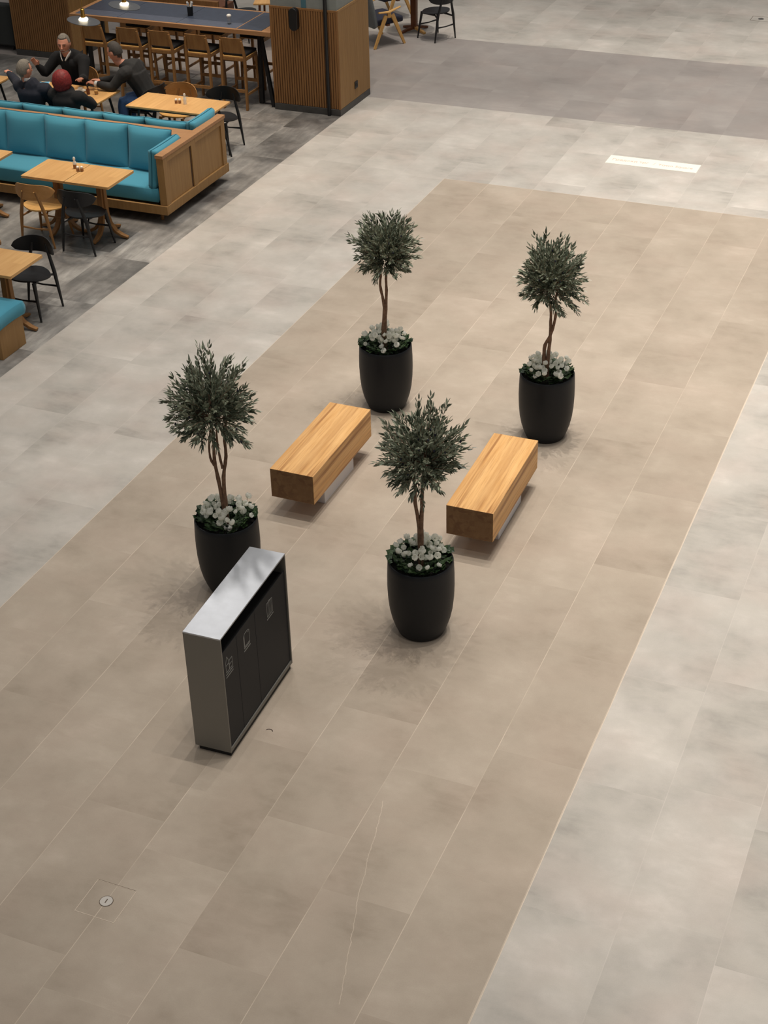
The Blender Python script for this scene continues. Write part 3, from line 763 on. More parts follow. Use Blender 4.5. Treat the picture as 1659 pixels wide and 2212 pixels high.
# ------------------------------------------------------------------ olive trees in planters
POL = dict(
 A=(-.032, 1.687, [.315, .339, .32, .377, .345, .362, .418, .401, .309, .27, .333, .336, .344, .399, .362, .354, .38, .361, .366, .363, .466, .485, .404, .34]),
 D=(.022, 1.593, [.338, .361, .349, .341, .359, .424, .372, .275, .332, .386, .358, .335, .334, .337, .32, .348, .386, .365, .398, .34, .345, .349, .369, .322]),
 B=(.017, 1.651, [.313, .351, .335, .32, .334, .321, .273, .311, .32, .314, .31, .33, .355, .31, .275, .325, .355, .346, .332, .34, .34, .304, .323, .367]),
 C=(.0, 1.63, [.296, .295, .318, .266, .348, .348, .377, .326, .353, .305, .264, .23, .239, .317, .288, .34, .318, .325, .375, .365, .403, .484, .349, .321]))
STEM = dict(
 A=[[(0, .58), (-.012, .8), (-.03, 1.0), (-.045, 1.18), (-.04, 1.45), (-.1, 1.65)], [(.012, .58), (.008, .8), (.012, 1.02), (.045, 1.2), (.05, 1.4), (.12, 1.7)], [(-.05, 1.13), (-.075, 1.2), (-.07, 1.35), (-.02, 1.6)], [(.01, 1.1), (-.005, 1.22), (-.01, 1.4), (.02, 1.75)]],
 D=[[(0, .58), (-.004, .8), (-.012, .98), (-.035, 1.15), (-.035, 1.32), (-.1, 1.6)], [(.008, .58), (.008, .85), (.012, 1.05), (.018, 1.22), (.03, 1.4), (.08, 1.7)]],
 B=[[(.0, .58), (.0, .82), (.012, 1.0), (.022, 1.2), (.025, 1.38), (.09, 1.7)], [(-.012, .58), (-.018, .8), (-.002, .98), (-.01, 1.1), (-.035, 1.25), (-.03, 1.4), (-.1, 1.65)]],
 C=[[(-.005, .58), (.0, .8), (.012, .98), (.012, 1.15), (.005, 1.3), (-.06, 1.6)], [(-.025, .58), (-.035, .8), (-.03, .92), (.005, 1.0), (.04, 1.12), (.055, 1.25), (.05, 1.4), (.11, 1.68)]])

def flower_mesh():
    g = G()
    for k in range(5):
        a = k * 2 * pi / 5; ca, sa = cos(a), sin(a)
        rows = [(.004, .006, .0), (.017, .020, .006), (.028, .026, .020), (.030, .022, .036), (.029, .009, .048)]
        b = len(g.v)
        for r, w, z in rows:
            for q in (-1, -.5, 0, .5, 1):
                rr = r - .006 * q * q; x = rr; y = w * q
                g.v.append((x * ca - y * sa, x * sa + y * ca, z + .002 * sin(q * 4 + k)))
        for j in range(4):
            for i in range(4): g.f.append((b + j * 5 + i, b + j * 5 + i + 1, b + (j + 1) * 5 + i + 1, b + (j + 1) * 5 + i))
    me = g.mesh('cyclamen_flower', True, 80); me.materials.append(MATS['white_petal']); return me
FM = flower_mesh()

def planter(key, x, y, label, seed):
    rnd = random.Random(seed)
    t = thing('olive_tree_planter', label, 'potted tree', (x, y, 0), 0, 'black planters with olive trees')
    prof = [(0, 0), (.165, 0), (.178, .012), (.202, .07), (.224, .14), (.240, .22), (.250, .32), (.254, .42), (.253, .52), (.249, .61), (.247, .643), (.243, .65), (.236, .65), (.234, .64), (.234, .56), (0, .56)]
    G().lathe(prof, 64).build('pot', 'black_planter', t, angle=50)
    G().lathe([(.2345, .575), (.15, .583), (0, .59)], 48).build('soil', 'soil', t)
    # direction across the view for laying the crown out
    nn = Vector((x, y, 0)).normalized(); rt = Vector((nn.y, -nn.x, 0)); fw = nn
    def P(lat, dep, z): return rt * lat + fw * dep + Vector((0, 0, z))
    cx, cz, rr = POL[key]
    g = G()
    for i, st_ in enumerate(STEM[key]):
        pts = [P(a, rnd.uniform(-.01, .01) + .0, z) for a, z in st_]
        # smooth
        sm = []
        for k in range(len(pts) - 1):
            p0, p1 = pts[k], pts[k + 1]
            pm, pn = pts[max(k - 1, 0)], pts[min(k + 2, len(pts) - 1)]
            for q in (0, .33, .66):
                sm.append(.5 * ((2 * p0) + (p1 - pm) * q + (2 * pm - 5 * p0 + 4 * p1 - pn) * q * q + (3 * p0 - pm - 3 * p1 + pn) * q ** 3))
        sm.append(pts[-1]); r0 = .019 if i < 2 else .011
        g.tube(sm, [r0 * (1 - .55 * k / len(sm)) * (1 + .1 * sin(k * 2.3 + i)) for k in range(len(sm))], 9)
    lg = G(); og = G(); tw = G()
    # a single olive leaf
    def leaf(p, d, nrm, L, w):
        d = d.normalized(); s = d.cross(nrm)
        if s.length < 1e-3: s = d.cross(Vector((1, .2, 0)))
        s.normalize(); n_ = s.cross(d)
        c1 = p + d * L * .3; c2 = p + d * L * .65 - n_ * L * .04; e = p + d * L - n_ * L * .10
        lift = n_ * w * .25
        vs = [p, c1 + s * w * .5 + lift, c1, c1 - s * w * .5 + lift, c2 + s * w * .45 + lift, c2, c2 - s * w * .45 + lift, e]
        lg.add(vs, [(0, 2, 1), (0, 3, 2), (1, 2, 5, 4), (2, 3, 6, 5), (4, 5, 7), (5, 6, 7)])
    core = P(cx, 0, cz - .08)
    NB = 155
    for k in range(NB):
        # golden spiral directions so the crown fills evenly
        zz = 1 - 2 * (k + .5) / NB; ph = k * 2.39996 + rnd.uniform(-.2, .2)
        if zz < -.93: continue
        rad = math.sqrt(1 - zz * zz); la, de = rad * cos(ph), rad * sin(ph)
        ang = math.atan2(zz, la) % (2 * pi); f = ang / (2 * pi) * 24; i0 = int(f) % 24; fr = f - int(f)
        r_sil = rr[i0] * (1 - fr) + rr[(i0 + 1) % 24] * fr
        inpl = math.hypot(la, zz); mean = .345
        r = r_sil * inpl + mean * (1 - inpl)
        r *= rnd.choice([rnd.uniform(.5, .8), rnd.uniform(.82, .97), rnd.uniform(.92, 1.06)])
        d = (rt * la + fw * de + Vector((0, 0, zz))).normalized()
        tip = P(cx, 0, cz) + d * r
        start = core + d * r * rnd.uniform(.12, .3) + Vector((0, 0, -.04))
        bend = Vector((rnd.uniform(-.05, .05), rnd.uniform(-.05, .05), rnd.uniform(0, .05)))
        mid = (start + tip) / 2 + bend
        pts = []
        for q in range(8):
            s_ = q / 7; pts.append(start * (1 - s_) ** 2 + mid * 2 * s_ * (1 - s_) + tip * s_ * s_)
        tw.tube(pts, [.0032 * (1 - .7 * q / 7) for q in range(8)], 4)
        n = rnd.randint(9, 12)
        for q in range(n):
            s_ = .16 + .84 * (q + rnd.random() * .4) / n; s_ = min(s_, 1)
            p = start * (1 - s_) ** 2 + mid * 2 * s_ * (1 - s_) + tip * s_ * s_
            tan = ((mid - start) * (1 - s_) + (tip - mid) * s_).normalized()
            u = tan.orthogonal().normalized(); roll = q * 1.571 + k
            for sgn in (0, pi):
                if rnd.random() < .1: continue
                side = (Matrix.Rotation(roll + sgn + rnd.uniform(-.4, .4), 3, tan) @ u)
                spread = rnd.uniform(.6, 1.2) * (1 - .35 * s_)
                dd = tan * (1 - .25 * spread) + side * spread * .8 + Vector((rnd.uniform(-.15, .15), rnd.uniform(-.15, .15), rnd.uniform(-.12, .2)))
                leaf(p, dd, side + tan * .1 + Vector((rnd.uniform(-.5, .5), rnd.uniform(-.5, .5), .5)), rnd.uniform(.052, .082) * (1 - .2 * s_), rnd.uniform(.015, .021))
        leaf(pts[-1], pts[-1] - pts[-2], Vector((0, 0, 1)), .05, .011)
        if rnd.random() < .3:
            og.ell(pts[rnd.randint(4, 6)] + Vector((rnd.uniform(-.01, .01), 0, -.012)), (.008, .008, .011), 8, 6)
    g.build('trunk', 'bark', t, angle=60)
    tw.build('twigs', 'bark', t, angle=80)
    lo = lg.build('foliage', 'olive_leaf', t, smooth=False)
    oo = og.build('olives', 'ink_blue', t); oo['kind'] = 'stuff'
    # cyclamen
    lf = G()
    def rleaf(p, out, up, s):
        out = out.normalized(); sd = out.cross(up).normalized(); n_ = sd.cross(out)
        vs = [p]; 
        for i in range(9):
            a = -2.5 + 5.0 * i / 8; rad = s * (.5 + .08 * cos(5 * a))
            vs.append(p + out * (s * .35 + cos(a) * rad) + sd * sin(a) * rad + n_ * (.12 * s * cos(2 * a)))
        c_ = p + out * s * .35 - n_ * .06 * s; vs.append(c_)
        lf.add(vs, [(10, i, i + 1) for i in range(1, 9)] + [(10, 0, 1), (10, 9, 0)])
    for k in range(210):
        a = rnd.uniform(0, 2 * pi); r = .225 * math.sqrt(rnd.uniform(.08, 1)); h = .60 + rnd.uniform(.0, .08) * (1.15 - r / .25) if r < .15 else rnd.uniform(.652, .685)
        r *= (.86 if (r > .165 and cos(a - math.atan2(-y, -x)) > .3) else 1.)
        d = Vector((cos(a), sin(a), 0)); p = d * r + Vector((0, 0, h)); 
        rleaf(p, d + Vector((rnd.uniform(-.6, .6), rnd.uniform(-.6, .6), rnd.uniform(-.1, .6))), Vector((rnd.uniform(-.3, .3), rnd.uniform(-.3, .3), 1)), rnd.uniform(.036, .062))
    stem = G(); placed = []
    tries = 0
    while len(placed) < 50 and tries < 3000:
        tries += 1
        a = rnd.uniform(0, 2 * pi); r = rnd.choice([rnd.uniform(.06, .14), rnd.uniform(.10, .205), rnd.uniform(.10, .2)])
        h = .70 + rnd.uniform(-.02, .07) + (.02 if r < .13 else -.005)
        if cos(a - math.atan2(-y, -x)) > .72 and r > .165: h -= .03
        p = Vector((r * cos(a), r * sin(a), h))
        if any((p - q).length < .034 for q in placed): continue
        placed.append(p)
    for p in placed:
        stem.tube([(p.x * .8, p.y * .8, .6), (p.x * .95, p.y * .95, (p.z + .6) / 2), tuple(p)], .0018, 5)
        f = bpy.data.objects.new('cyclamen_flower', FM); COL.objects.link(f); f.parent = t
        f.location = p; s = rnd.uniform(.55, .9); f.scale = (s, s, s)
        f.rotation_euler = (rnd.uniform(-.9, .9), rnd.uniform(-.9, .9), rnd.uniform(0, 6))
    lf.build('flower_leaves', 'cyclamen_leaf', t, smooth=False)
    stem.build('flower_stems', 'cyclamen_leaf', t)
    return t
planter('D', -3.51, 8.80, 'olive tree in round black planter nearest the camera, right of the silver bin', 11)
planter('C', -3.52, 11.97, 'olive tree in round black planter farthest right, beyond the right bench', 22)
planter('B', -5.115, 12.00, 'olive tree in round black planter at the far end of the left bench', 33)
planter('A', -5.14, 8.80, 'olive tree in round black planter partly hidden by the silver bin', 44)

# ------------------------------------------------------------------ small things on the floor
dr = thing('floor_outlet_box', 'square floor hatch with round grey lid at lower left of the tan floor', 'floor hatch', (-4.325, 5.508, 0))
g = G(); frame_rect(g, -.141, .139, -.139, .139, 0, .0015, .0035, .0035, .0035, .0035)
g.build('hatch_joint', 'seal_light', dr, smooth=False)
G().box(-.137, .135, .1385, .1415, 0, .0018).build('shadow_joint', 'seal_dark', dr, smooth=False)
G().lathe([(0, .003), (.040, .003), (.0405, .0)], 40).build('lid', 'drain_metal', dr, loc=(.004, -.001, 0))
G().lathe([(.0415, .0), (.0415, .002), (.044, .002), (.044, 0)], 40).build('lid_ring', 'seal_dark', dr, loc=(.004, -.001, 0))
G().box(-.003, .003, -.016, .016, .003, .0045).build('lid_slot', 'seal_dark', dr, loc=(.004, -.001, 0))
d2 = thing('floor_outlet_box', 'faint square floor hatch at the upper right corner on light paving', 'floor hatch', (-4.33, 26.5, 0))
g = G(); frame_rect(g, -.16, .16, -.14, .14, 0, .0015, .006, .006, .006, .006)
g.build('hatch_joint', 'seal_dark', d2, smooth=False)
G().lathe([(0, .003), (.045, .003), (.046, 0)], 32).build('lid', 'plinth_stone', d2)
pq = thing('floor_plaque', 'long cream plaque with faint pink lettering set in the light grey floor', 'floor sign', (-4.333, 19.225, 0))
G().box(-.602, .602, -.151, .151, 0, .002).build('plate', 'plaque_enamel', pq, smooth=False)
def text(body, size, loc, parent, mat):
    cu = bpy.data.curves.new('lettering', 'FONT'); cu.body = body; cu.size = size; cu.extrude = .0006; cu.align_x = 'CENTER'; cu.align_y = 'CENTER'
    o = bpy.data.objects.new('lettering', cu); COL.objects.link(o)
    dg = bpy.context.evaluated_depsgraph_get(); me = bpy.data.meshes.new_from_object(o.evaluated_get(dg))
    bpy.data.objects.remove(o); me.materials.clear(); me.materials.append(MATS[mat])
    m = bpy.data.objects.new('lettering', me); COL.objects.link(m); m.parent = parent; m.location = loc; return m
text('\u0413\u0440\u0430\u0434\u0441\u043a\u0438 \u0442\u0440\u0433', .085, (-.30, 0, .0026), pq, 'plaque_ink')
text('Town Square', .085, (.30, -.01, .0026), pq, 'plaque_ink')
G().box(-.002, .002, -.05, .05, .002, .0032, Matrix.Translation((.02, 0, 0)) @ Matrix.Rotation(-.25, 4, 'Z')).build('slash', 'plaque_ink', pq, smooth=False)
tag(G().tube([(-4.103 + .024 * (1 - cos(a)), 7.311 + .016 * sin(a), .003) for a in [pi * k / 10 for k in range(11)]], .0022, 6).build('hair_tie', 'rubber_band'),
    'tiny dark curved strip lying on the tan floor beside the bin', 'litter')

# ------------------------------------------------------------------ furniture beyond the pillars
def lounge(loc, rz, label, shell='grey_upholstery'):
    t = thing('lounge_chair', label, 'lounge chair', loc, rz, 'grey lounge chairs with oak A-frame sides')
    for sx in (-1, 1):
        X = sx * .33
        G().tube([(X, -.29, 0), (X, -.06, .5)], [(.02, .014), (.034, .016)], 4, True, up=(0, 1, 0)).build('leg', 'oak_seat', t, .004)
        G().tube([(X, .29, 0), (X, .06, .5)], [(.02, .014), (.034, .016)], 4, True, up=(0, 1, 0)).build('leg', 'oak_seat', t, .004)
        G().tube([(X, -.2, .56), (X, .0, .545), (X, .22, .60)], [(.014, .022), (.02, .03), (.012, .02)], 8, up=(0, 0, 1)).build('armrest', 'oak_seat', t)
        G().tube([(X, 0, .46), (X, 0, .55)], [(.03, .016)] * 2, 4, True, up=(0, 1, 0)).build('arm_post', 'oak_seat', t)
    G().box(-.3, .3, -.26, .30, .34, .44).build('seat_cushion', 'ink_blue', t, .03)
    G().prism([(-.27, .30), (-.36, .86), (-.30, .88), (-.18, .34)], 0, -.31, .31).build('backrest', shell, t, .03)
    G().box(-.31, .31, -.03, .03, .32, .35).build('cross_bar', 'red_brown_timber', t)
    return t
lounge((-9.92, 23.30, 0), R(-34), 'grey lounge chair with oak A-frame legs just right of the slatted pillar')
lounge((-10.35, 24.75, 0), R(150), 'grey lounge chair behind the one with oak A-frame legs, by the red-brown table')
rt_ = thing('cafe_table', 'red-brown wooden table leg and feet between the lounge chair and the black chair', 'table', (-9.60, 24.08, 0))
G().tube([(0, 0, .03), (0, 0, .70)], [(.045, .045), (.05, .05)], 4, True).build('column', 'red_brown_timber', rt_, .004)
G().lathe([(0, .70), (.40, .70), (.405, .715), (.40, .73), (0, .73)], 40).build('tabletop', 'red_brown_timber', rt_)
for k in range(4):
    a = R(-30) + k * pi / 2
    G().tube([(.03 * cos(a), .03 * sin(a), .06), (.16 * cos(a), .16 * sin(a), .04), (.28 * cos(a), .28 * sin(a), .016)], [(.025, .028), (.02, .026), (.015, .022)], 4, True).build('foot', 'red_brown_timber' if k else 'oak_seat', rt_, .003)
fs = thing('sofa', 'dark grey upholstered sofa at the left edge behind the tall pillar', 'sofa', (-15.95, 21.35, 0), R(0))
G().box(-.9, .62, -.22, .5, .1, .40).build('seat_base', 'dark_upholstery', fs, .03)
G().box(-.9, .62, -.40, -.22, .08, .74).build('backrest', 'dark_upholstery', fs, .03)
for sx in (-.8, .5):
    G().tube([(sx, -.3, 0), (sx, -.3, .1)], .02, 8).build('leg', 'black_paint', fs)
    G().tube([(sx, .4, 0), (sx, .4, .1)], .02, 8).build('leg', 'black_paint', fs)
# booth and tables behind the bar
bo = thing('booth_bench', 'brown timber booth bench seen over the far edge of the bar table', 'bench', (-13.4, 22.9, 0))
G().box(-.95, .95, -.25, .25, .08, .5).build('booth_box', 'red_brown_timber', bo, .01)
G().box(-.95, .95, -.32, -.25, .0, .62).build('booth_back', 'slat_timber', bo, .01)
ot = thing('far_table', 'pale oak table corner touching the slatted pillar at the top of the photo', 'table', (-11.35, 22.75, 0), R(20))
G().box(-.42, .42, -.42, .42, .722, .75).build('tabletop', 'table_oak', ot, .005)
for sx in (-1, 1):
    for sy in (-1, 1): G().tube([(sx * .36, sy * .36, 0), (sx * .33, sy * .33, .722)], [.014, .02], 10).build('leg', 'red_brown_timber', ot)
put(cb, True, (-12.1, 22.8, 0), R(-95), 'black chair behind the bar table at the top edge of the photo', BG)

# ------------------------------------------------------------------ people
def limb(pts, n=14, steps=4):
    """closed tube through (pos, radius) joints, smoothly interpolated, with round ends"""
    P_ = [Vector(p) for p, r in pts]; Rr = [(r if isinstance(r, tuple) else (r, r)) for p, r in pts]
    sm, rs = [], []
    for k in range(len(P_) - 1):
        a, b = P_[k], P_[k + 1]; pm = P_[max(k - 1, 0)]; pn = P_[min(k + 2, len(P_) - 1)]
        for q in range(steps):
            t = q / steps
            sm.append(a.lerp(b, t) * .5 + .5 * (.5 * ((2 * a) + (b - pm) * t + (2 * pm - 5 * a + 4 * b - pn) * t * t + (3 * a - pm - 3 * b + pn) * t ** 3)))
            u = t * t * (3 - 2 * t); rs.append(tuple(Rr[k][i] * (1 - u) + Rr[k + 1][i] * u for i in (0, 1)))
    sm.append(P_[-1]); rs.append(Rr[-1])
    d0 = (sm[0] - sm[1]).normalized(); d1 = (sm[-1] - sm[-2]).normalized()
    m0 = min(rs[0]); m1 = min(rs[-1])
    sm = [sm[0] + d0 * m0 * .8, sm[0] + d0 * m0 * .5] + sm + [sm[-1] + d1 * m1 * .5, sm[-1] + d1 * m1 * .8]
    rs = [tuple(v * .45 for v in rs[0]), tuple(v * .82 for v in rs[0])] + rs + [tuple(v * .82 for v in rs[-1]), tuple(v * .45 for v in rs[-1])]
    return sm, rs
def skin_mesh(chains, sub=2, up=(1, 0, 0)):
    g = G()
    for ch in chains:
        sm, rs = limb(ch, steps=4 if sub > 1 else 3); d = (sm[-1] - sm[0]).normalized()
        u = Vector(up)
        if abs(u.dot(d)) > .8: u = Vector((0, 1, 0))
        g.tube(sm, rs, 14 if sub > 1 else 8, up=u)
    return g.mesh('tmp')

def merged(name, meshes, mat, parent, voxel=.007):
    g = G()
    for m in meshes:
        g.add([v.co for v in m.vertices], [tuple(p.vertices) for p in m.polygons])
    me = bpy.data.meshes.new(name); me.from_pydata(g.v, [], g.f); me.materials.append(MATS[mat])
    o = bpy.data.objects.new(name, me); COL.objects.link(o); o.parent = parent
    r = o.modifiers.new('r', 'REMESH'); r.mode = 'VOXEL'; r.voxel_size = voxel; r.use_smooth_shade = True
    sm = o.modifiers.new('sm', 'SMOOTH'); sm.factor = .5; sm.iterations = 3 if mat == 'skin' else 6
    return o

def xf(me, M):
    me.transform(M); return me

def head_mesh():
    """head looking along +y, chin low; origin at the centre of the head"""
    def fn(d, p):
        q = p.copy()
        if d.z < 0:
            k = -d.z; q.x *= 1 - .30 * k ** 1.5; q.y *= 1 - .05 * k
            if d.y < 0: q.y *= 1 - .35 * k
        if d.y > 0:
            q.y *= 1 - .06 * (1 - abs(d.z))
            q.y += .010 * math.exp(-((d.z + .02 - .22) / .10) ** 2) * (1 if abs(d.x) < .6 else .3)          # brow
            q.y -= .012 * math.exp(-((d.z - .05) / .10) ** 2) * math.exp(-((abs(d.x) - .36) / .16) ** 2)     # eye sockets
            q.y += .012 * math.exp(-((d.z + .85) / .14) ** 2)                                                # chin
            q.y += .006 * math.exp(-((d.z + .52) / .07) ** 2) * math.exp(-(d.x / .28) ** 2)                 # lips
        return q
    g = G(); g.ell((0, 0, 0), (.076, .096, .118), 32, 24, fn)
    g.tube([(0, .088, .028), (0, .102, .002), (0, .112, -.022), (0, .098, -.034)], [(.006, .008), (.009, .010), (.013, .015), (.006, .012)], 8)   # nose
    for s in (-1, 1): g.ell((s * .078, -.008, -.002), (.009, .018, .03), 10, 8)
    return g

def hand_mesh(curl=.5, side=1):
    """hand pointing along +x from the wrist, palm facing -z, thumb on side*y"""
    ch = []
    palm = skin_mesh([[((-.03, 0, 0), (.026, .020)), ((.01, 0, 0), (.034, .017)), ((.05, 0, -.002), (.042, .015)), ((.075, 0, -.003), (.038, .012))]], 2)
    ms = [palm]
    L = [.070, .080, .074, .058]
    for k in range(4):
        y = side * (.028 - .019 * k); l = L[k]; a = curl * (.8 + .15 * k)
        p0 = Vector((.07, y * .9, -.002)); p1 = p0 + Vector((cos(a * .4), .03 * (1.5 - k), -sin(a * .4))) * l * .45
        p2 = p1 + Vector((cos(a * 1.1), 0, -sin(a * 1.1))) * l * .32; p3 = p2 + Vector((cos(a * 1.7), 0, -sin(a * 1.7))) * l * .25
        ms.append(skin_mesh([[(tuple(p0 - Vector((.02, 0, 0))), .009), (tuple(p0), .0095), (tuple(p1), .0088), (tuple(p2), .008), (tuple(p3), .0066)]], 1))
    q0 = Vector((.0, side * .022, -.004)); q1 = Vector((.03, side * .048, -.012)); q2 = Vector((.055, side * .06, -.022)); q3 = Vector((.074, side * .06, -.032))
    ms.append(skin_mesh([[(tuple(q0), .013), (tuple(q1), .0115), (tuple(q2), .0095), (tuple(q3), .0075)]], 1))
    return ms

def place_hand(wrist, toward, palm_dir, curl, side):
    x = (Vector(toward) - Vector(wrist)).normalized(); z = -Vector(palm_dir); z = (z - x * z.dot(x)).normalized(); y = z.cross(x)
    M = Matrix((( x.x, y.x, z.x, wrist[0]), (x.y, y.y, z.y, wrist[1]), (x.z, y.z, z.z, wrist[2]), (0, 0, 0, 1)))
    return [xf(m, M) for m in hand_mesh(curl, side)]

def person(label, pel, chest, head, hyaw, hpitch, shR, elR, wrR, hdR, pdR, shL, elL, wrL, hdL, pdL, kneeR, footR, kneeL, footL,
           jacket, trousers, hair, style, beard=False, shirt=None, group=None, cuff=False):
    V = Vector
    t = thing('person', label, 'person', (pel[0], pel[1], 0), 0, group); o0 = V((pel[0], pel[1], 0))
    q = lambda p: tuple(V(p) - o0)
    chest_, pel_ = V(chest), V(pel)
    neck = V(head) + V((0, 0, -.11)) + (chest_ - V(head)) * .10
    M = Matrix.Translation(V(q(head)) - V((0, 0, .012))) @ Matrix.Rotation(hyaw, 4, 'Z') @ Matrix.Rotation(hpitch, 4, 'X') @ Matrix.Scale(1.1 if style != 'bob' else 1.0, 4)
    mid = pel_ * .5 + chest_ * .5
    torso = [(q(pel), (.15, .12)), (q(mid), (.145, .105)), (q(chest), (.16, .11)), (q(chest_ + V((0, 0, .06))), (.11, .08)), (q(neck), (.05, .055)), (q(V(head) - V((0, 0, .05))), (.05, .055))]
    def arm(sh, el, wr, k, r=(.055, .043, .028)):
        a = [(q(chest_ * .45 + V(sh) * .55), r[0] * 1.15 * k), (q(sh), r[0] * 1.1 * k), (q(V(sh) * .5 + V(el) * .5), r[0] * .9 * k), (q(el), r[1] * k), (q(V(el) * .5 + V(wr) * .5), r[1] * .85 * k), (q(wr), r[2] * k)]
        return a
    def leg(kn, ft, sgn, k):
        hip = pel_ * .9 + V(kn) * .1
        return [(q(pel_ * .86 + V(kn) * .14), .1 * k), (q(pel_ * .6 + V(kn) * .4), .086 * k), (q(kn), .062 * k), (q(V(kn) * .5 + V(ft) * .5), .055 * k), (q(V(ft) + V((0, 0, .09))), .036 * k)]
    su = (V(shR) - V(shL)).normalized()
    body = skin_mesh([torso, arm(shR, elR, wrR, .86), arm(shL, elL, wrL, .86), leg(kneeR, footR, 1, .85), leg(kneeL, footL, -1, .85)], up=su)
    hm = head_mesh().mesh('h'); hm.transform(M)
    parts = [body, hm]
    o0n = o0
    parts += place_hand(q(wrR), q(hdR), pdR, .7, 1) + place_hand(q(wrL), q(hdL), pdL, .7, -1)
    merged('body', parts, 'skin', t)
    # clothes
    jt = [(q(pel_ - V((0, 0, .0))), (.175, .145)), (q(mid), (.168, .128)), (q(chest), (.2, .145)), (q(chest_ + V((0, 0, .085))), (.15, .105)), (q(chest_ * .35 + neck * .65), (.08, .078))]
    jk = [jt, arm(shR, elR, wrR, 1.5)[:-1] + [(q(V(wrR) * .94 + V(elR) * .06), .037)],
          arm(shL, elL, wrL, 1.5)[:-1] + [(q(V(wrL) * .94 + V(elL) * .06), .037)]]
    merged('jacket', [skin_mesh(jk, up=su)], jacket, t, .009)
    tr = [[(q(pel_ + V((0, 0, -.02))), (.165, .135)), (q(pel_ + V((0, 0, .06))), (.16, .13))], leg(kneeR, footR, 1, 1.15), leg(kneeL, footL, -1, 1.15)]
    merged('trousers', [skin_mesh(tr, up=su)], trousers, t, .009)
    for ft, kn in ((footR, kneeR), (footL, kneeL)):
        d = V((V(kn).x - pel_.x, V(kn).y - pel_.y, 0)).normalized()
        f = V(ft)
        G().tube([q(f - d * .06 + V((0, 0, .045))), q(f + V((0, 0, .05))), q(f + d * .10 + V((0, 0, .036))), q(f + d * .19 + V((0, 0, .024)))], [(.035, .034), (.045, .038), (.034, .045), (.018, .03)], 12, up=(0, 0, 1)).build('shoe', 'black_paint', t)
    # hair
    g = G()
    if style == 'bob':
        def fb(d, p):
            q_ = p.copy()
            if d.y > .25: q_.y *= .55 if d.z < .55 else .9
            if d.z < 0: q_.x *= 1.06; q_.z *= 1.15
            return q_ * (1 + .03 * sin(14 * d.x + 6 * d.z) * cos(9 * d.y))
        g.ell((0, -.02, .0), (.128, .122, .135), 32, 20, fb)
        g.ell((0, -.04, -.07), (.115, .08, .09), 20, 12)
    else:
        def fh(d, p):
            q_ = p.copy(); low = -.15 + (.0 if d.y < .1 else .0)
            if d.y > .30 and d.z < .62: q_ *= .86
            if d.z < -.35: q_ *= .86
            if d.z < .06 and d.y > -.22: q_ *= .86
            return q_ * (1 + .012 * sin(20 * d.x) * cos(17 * d.z))
        g.ell((0, -.004, .01), (.083, .103, .122), 32, 20, fh)
    me = g.mesh('hair'); me.transform(M); me.materials.append(MATS[hair]); h = bpy.data.objects.new('hair', me); COL.objects.link(h); h.parent = t
    if cuff:
        a_, b_ = V(q(wrL)), V(q(elL)); d = (b_ - a_).normalized()
        G().tube([a_ + d * .002, a_ + d * .04], [.038, .042], 16).build('cuff', 'white_cloth', t)
    # face
    for s in (-1, 1):
        g = G().ell((s * .030, .0835, .008), (.010, .005, .0045), 12, 8); me = g.mesh('eye'); me.transform(M); me.materials.append(MATS['eye_dark'])
        e = bpy.data.objects.new('eye', me); COL.objects.link(e); e.parent = t
        g = G().tube([(s * .014, .0945, .027), (s * .032, .0945, .031), (s * .05, .083, .025)], .0026, 6); me = g.mesh('eyebrow'); me.transform(M); me.materials.append(MATS['dark_grey_hair'])
        e = bpy.data.objects.new('eyebrow', me); COL.objects.link(e); e.parent = t
    g = G().tube([(-.026, .083, -.060), (0, .094, -.058), (.026, .083, -.060)], [(.003, .004), (.006, .005), (.003, .004)], 8); me = g.mesh('mouth'); me.transform(M); me.materials.append(MATS['lips'])
    e = bpy.data.objects.new('mouth', me); COL.objects.link(e); e.parent = t
    if beard:
        def fd(d, p):
            q_ = p.copy(); k = max(0, -d.z); q_.x *= 1 - .26 * k ** 1.5
            if d.y < .0: q_ *= .8
            if d.z > -.46: q_ *= .86
            return q_
        g = G().ell((0, .0, .0), (.077, .0985, .1205), 28, 20, fd); g.tube([(-.026, .086, -.046), (0, .098, -.043), (.026, .086, -.046)], .004, 8)
        me = g.mesh('beard'); me.transform(M); me.materials.append(MATS['beard']); e = bpy.data.objects.new('beard', me); COL.objects.link(e); e.parent = t
    if shirt:
        n0 = V(q(neck)); d = (M.to_3x3() @ V((0, 1, 0))); d.z = 0; d.normalize(); sd = V((d.y, -d.x, 0))
        g = G()
        b = n0 + V((0, 0, -.0))
        for s in (-1, 1):
            g.tube([b - d * .06 + sd * s * .035 + V((0, 0, .025)), b + sd * s * .072 + V((0, 0, .012)), b + d * .085 + sd * s * .045 + V((0, 0, -.03)), b + d * .125 + sd * s * .02 + V((0, 0, -.07))], [(.02, .007), (.028, .008), (.03, .008), (.012, .006)], 8, up=(0, 0, 1))
        g.build('collar', shirt, t)
    return t

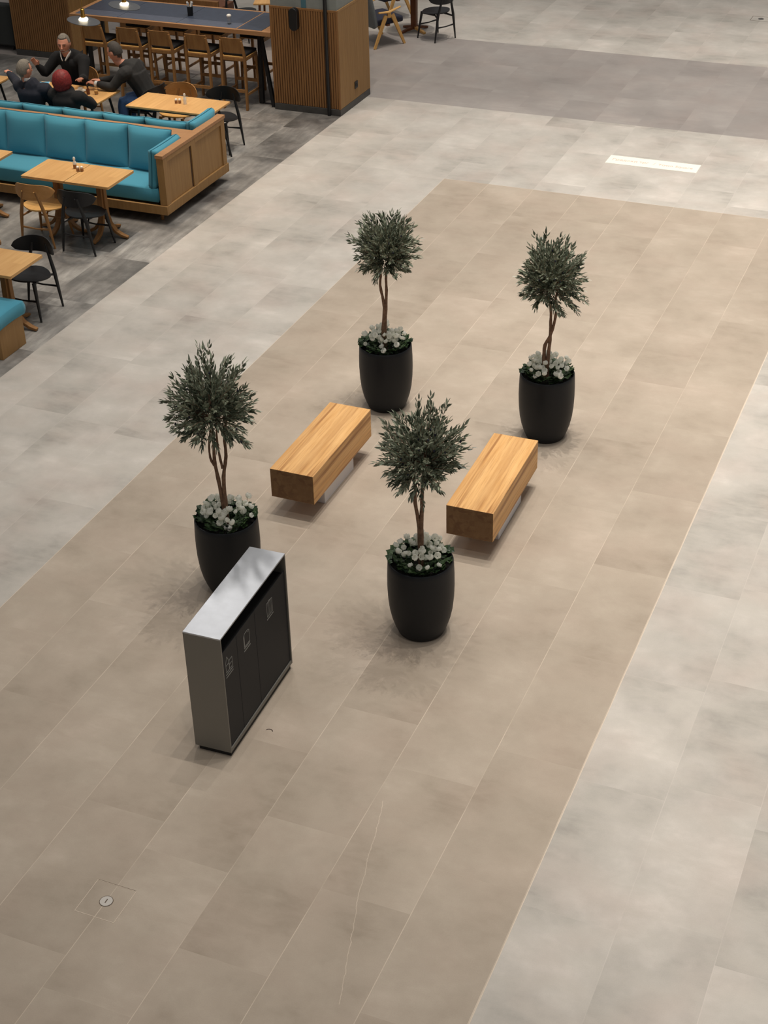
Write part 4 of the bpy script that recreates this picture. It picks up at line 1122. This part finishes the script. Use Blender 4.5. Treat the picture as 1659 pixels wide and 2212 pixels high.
person('bearded man in black with open white collar, facing the camera, one hand raised',
       (-12.30, 18.12, .53), (-12.30, 18.06, .93), (-12.345, 17.96, 1.215), R(196), R(-6),
       (-12.52, 18.02, .99), (-12.66, 17.88, .80), (-12.705, 17.78, .93), (-12.735, 17.745, 1.02), (.3, -.9, 0),
       (-12.09, 18.01, .99), (-12.00, 17.82, .80), (-11.91, 17.63, .86), (-11.87, 17.52, .90), (0, -.2, -1),
       (-12.42, 17.68, .52), (-12.42, 17.70, 0), (-12.17, 17.68, .52), (-12.17, 17.72, 0), 'black_cloth', 'black_cloth', 'grey_hair', 'short', True, 'white_cloth', 'people around the oak table')
person('man in dark jacket and blue jeans leaning in from the right end of the table',
       (-11.03, 17.95, .53), (-11.22, 17.90, .93), (-11.46, 17.83, 1.22), R(84), R(-14),
       (-11.27, 18.09, .98), (-11.48, 17.98, .80), (-11.70, 17.74, .83), (-11.78, 17.66, .86), (0, -.2, -1),
       (-11.26, 17.70, .98), (-11.42, 17.60, .80), (-11.66, 17.56, .84), (-11.80, 17.56, .87), (0, 0, -1),
       (-11.42, 18.02, .54), (-11.43, 18.05, 0), (-11.36, 17.74, .57), (-11.39, 17.74, 0), 'charcoal_cloth', 'denim', 'dark_grey_hair', 'short', False, None, 'people around the oak table', True)
person('red-haired woman in black seated on the rear banquette seat, back to the camera',
       (-11.52, 16.66, .53), (-11.53, 16.66, .90), (-11.565, 16.69, 1.17), R(8), R(-6),
       (-11.34, 16.68, .95), (-11.30, 16.90, .79), (-11.48, 17.12, .79), (-11.56, 17.18, .79), (0, 0, -1),
       (-11.72, 16.68, .95), (-11.74, 16.90, .79), (-11.70, 17.14, .79), (-11.68, 17.24, .79), (0, 0, -1),
       (-11.44, 17.08, .50), (-11.44, 17.04, 0), (-11.62, 17.08, .50), (-11.62, 17.04, 0), 'black_cloth', 'black_cloth', 'red_hair', 'bob', False, None, 'people around the oak table')
person('grey-haired man in navy on the rear banquette seat, left arm stretched out to the side',
       (-12.05, 16.66, .53), (-12.06, 16.66, .95), (-12.115, 16.66, 1.25), R(-14), R(-4),
       (-11.86, 16.70, 1.0), (-11.85, 16.84, .76), (-11.96, 16.83, .87), (-12.01, 16.83, .93), (0, -.6, -1),
       (-12.25, 16.70, 1.0), (-12.46, 16.92, .98), (-12.70, 17.10, 1.02), (-12.81, 17.19, 1.045), (0, 0, -1),
       (-11.96, 17.10, .50), (-11.96, 17.06, 0), (-12.16, 17.10, .50), (-12.16, 17.06, 0), 'navy_cloth', 'black_cloth', 'grey_hair', 'short', False, 'white_cloth', 'people around the oak table')
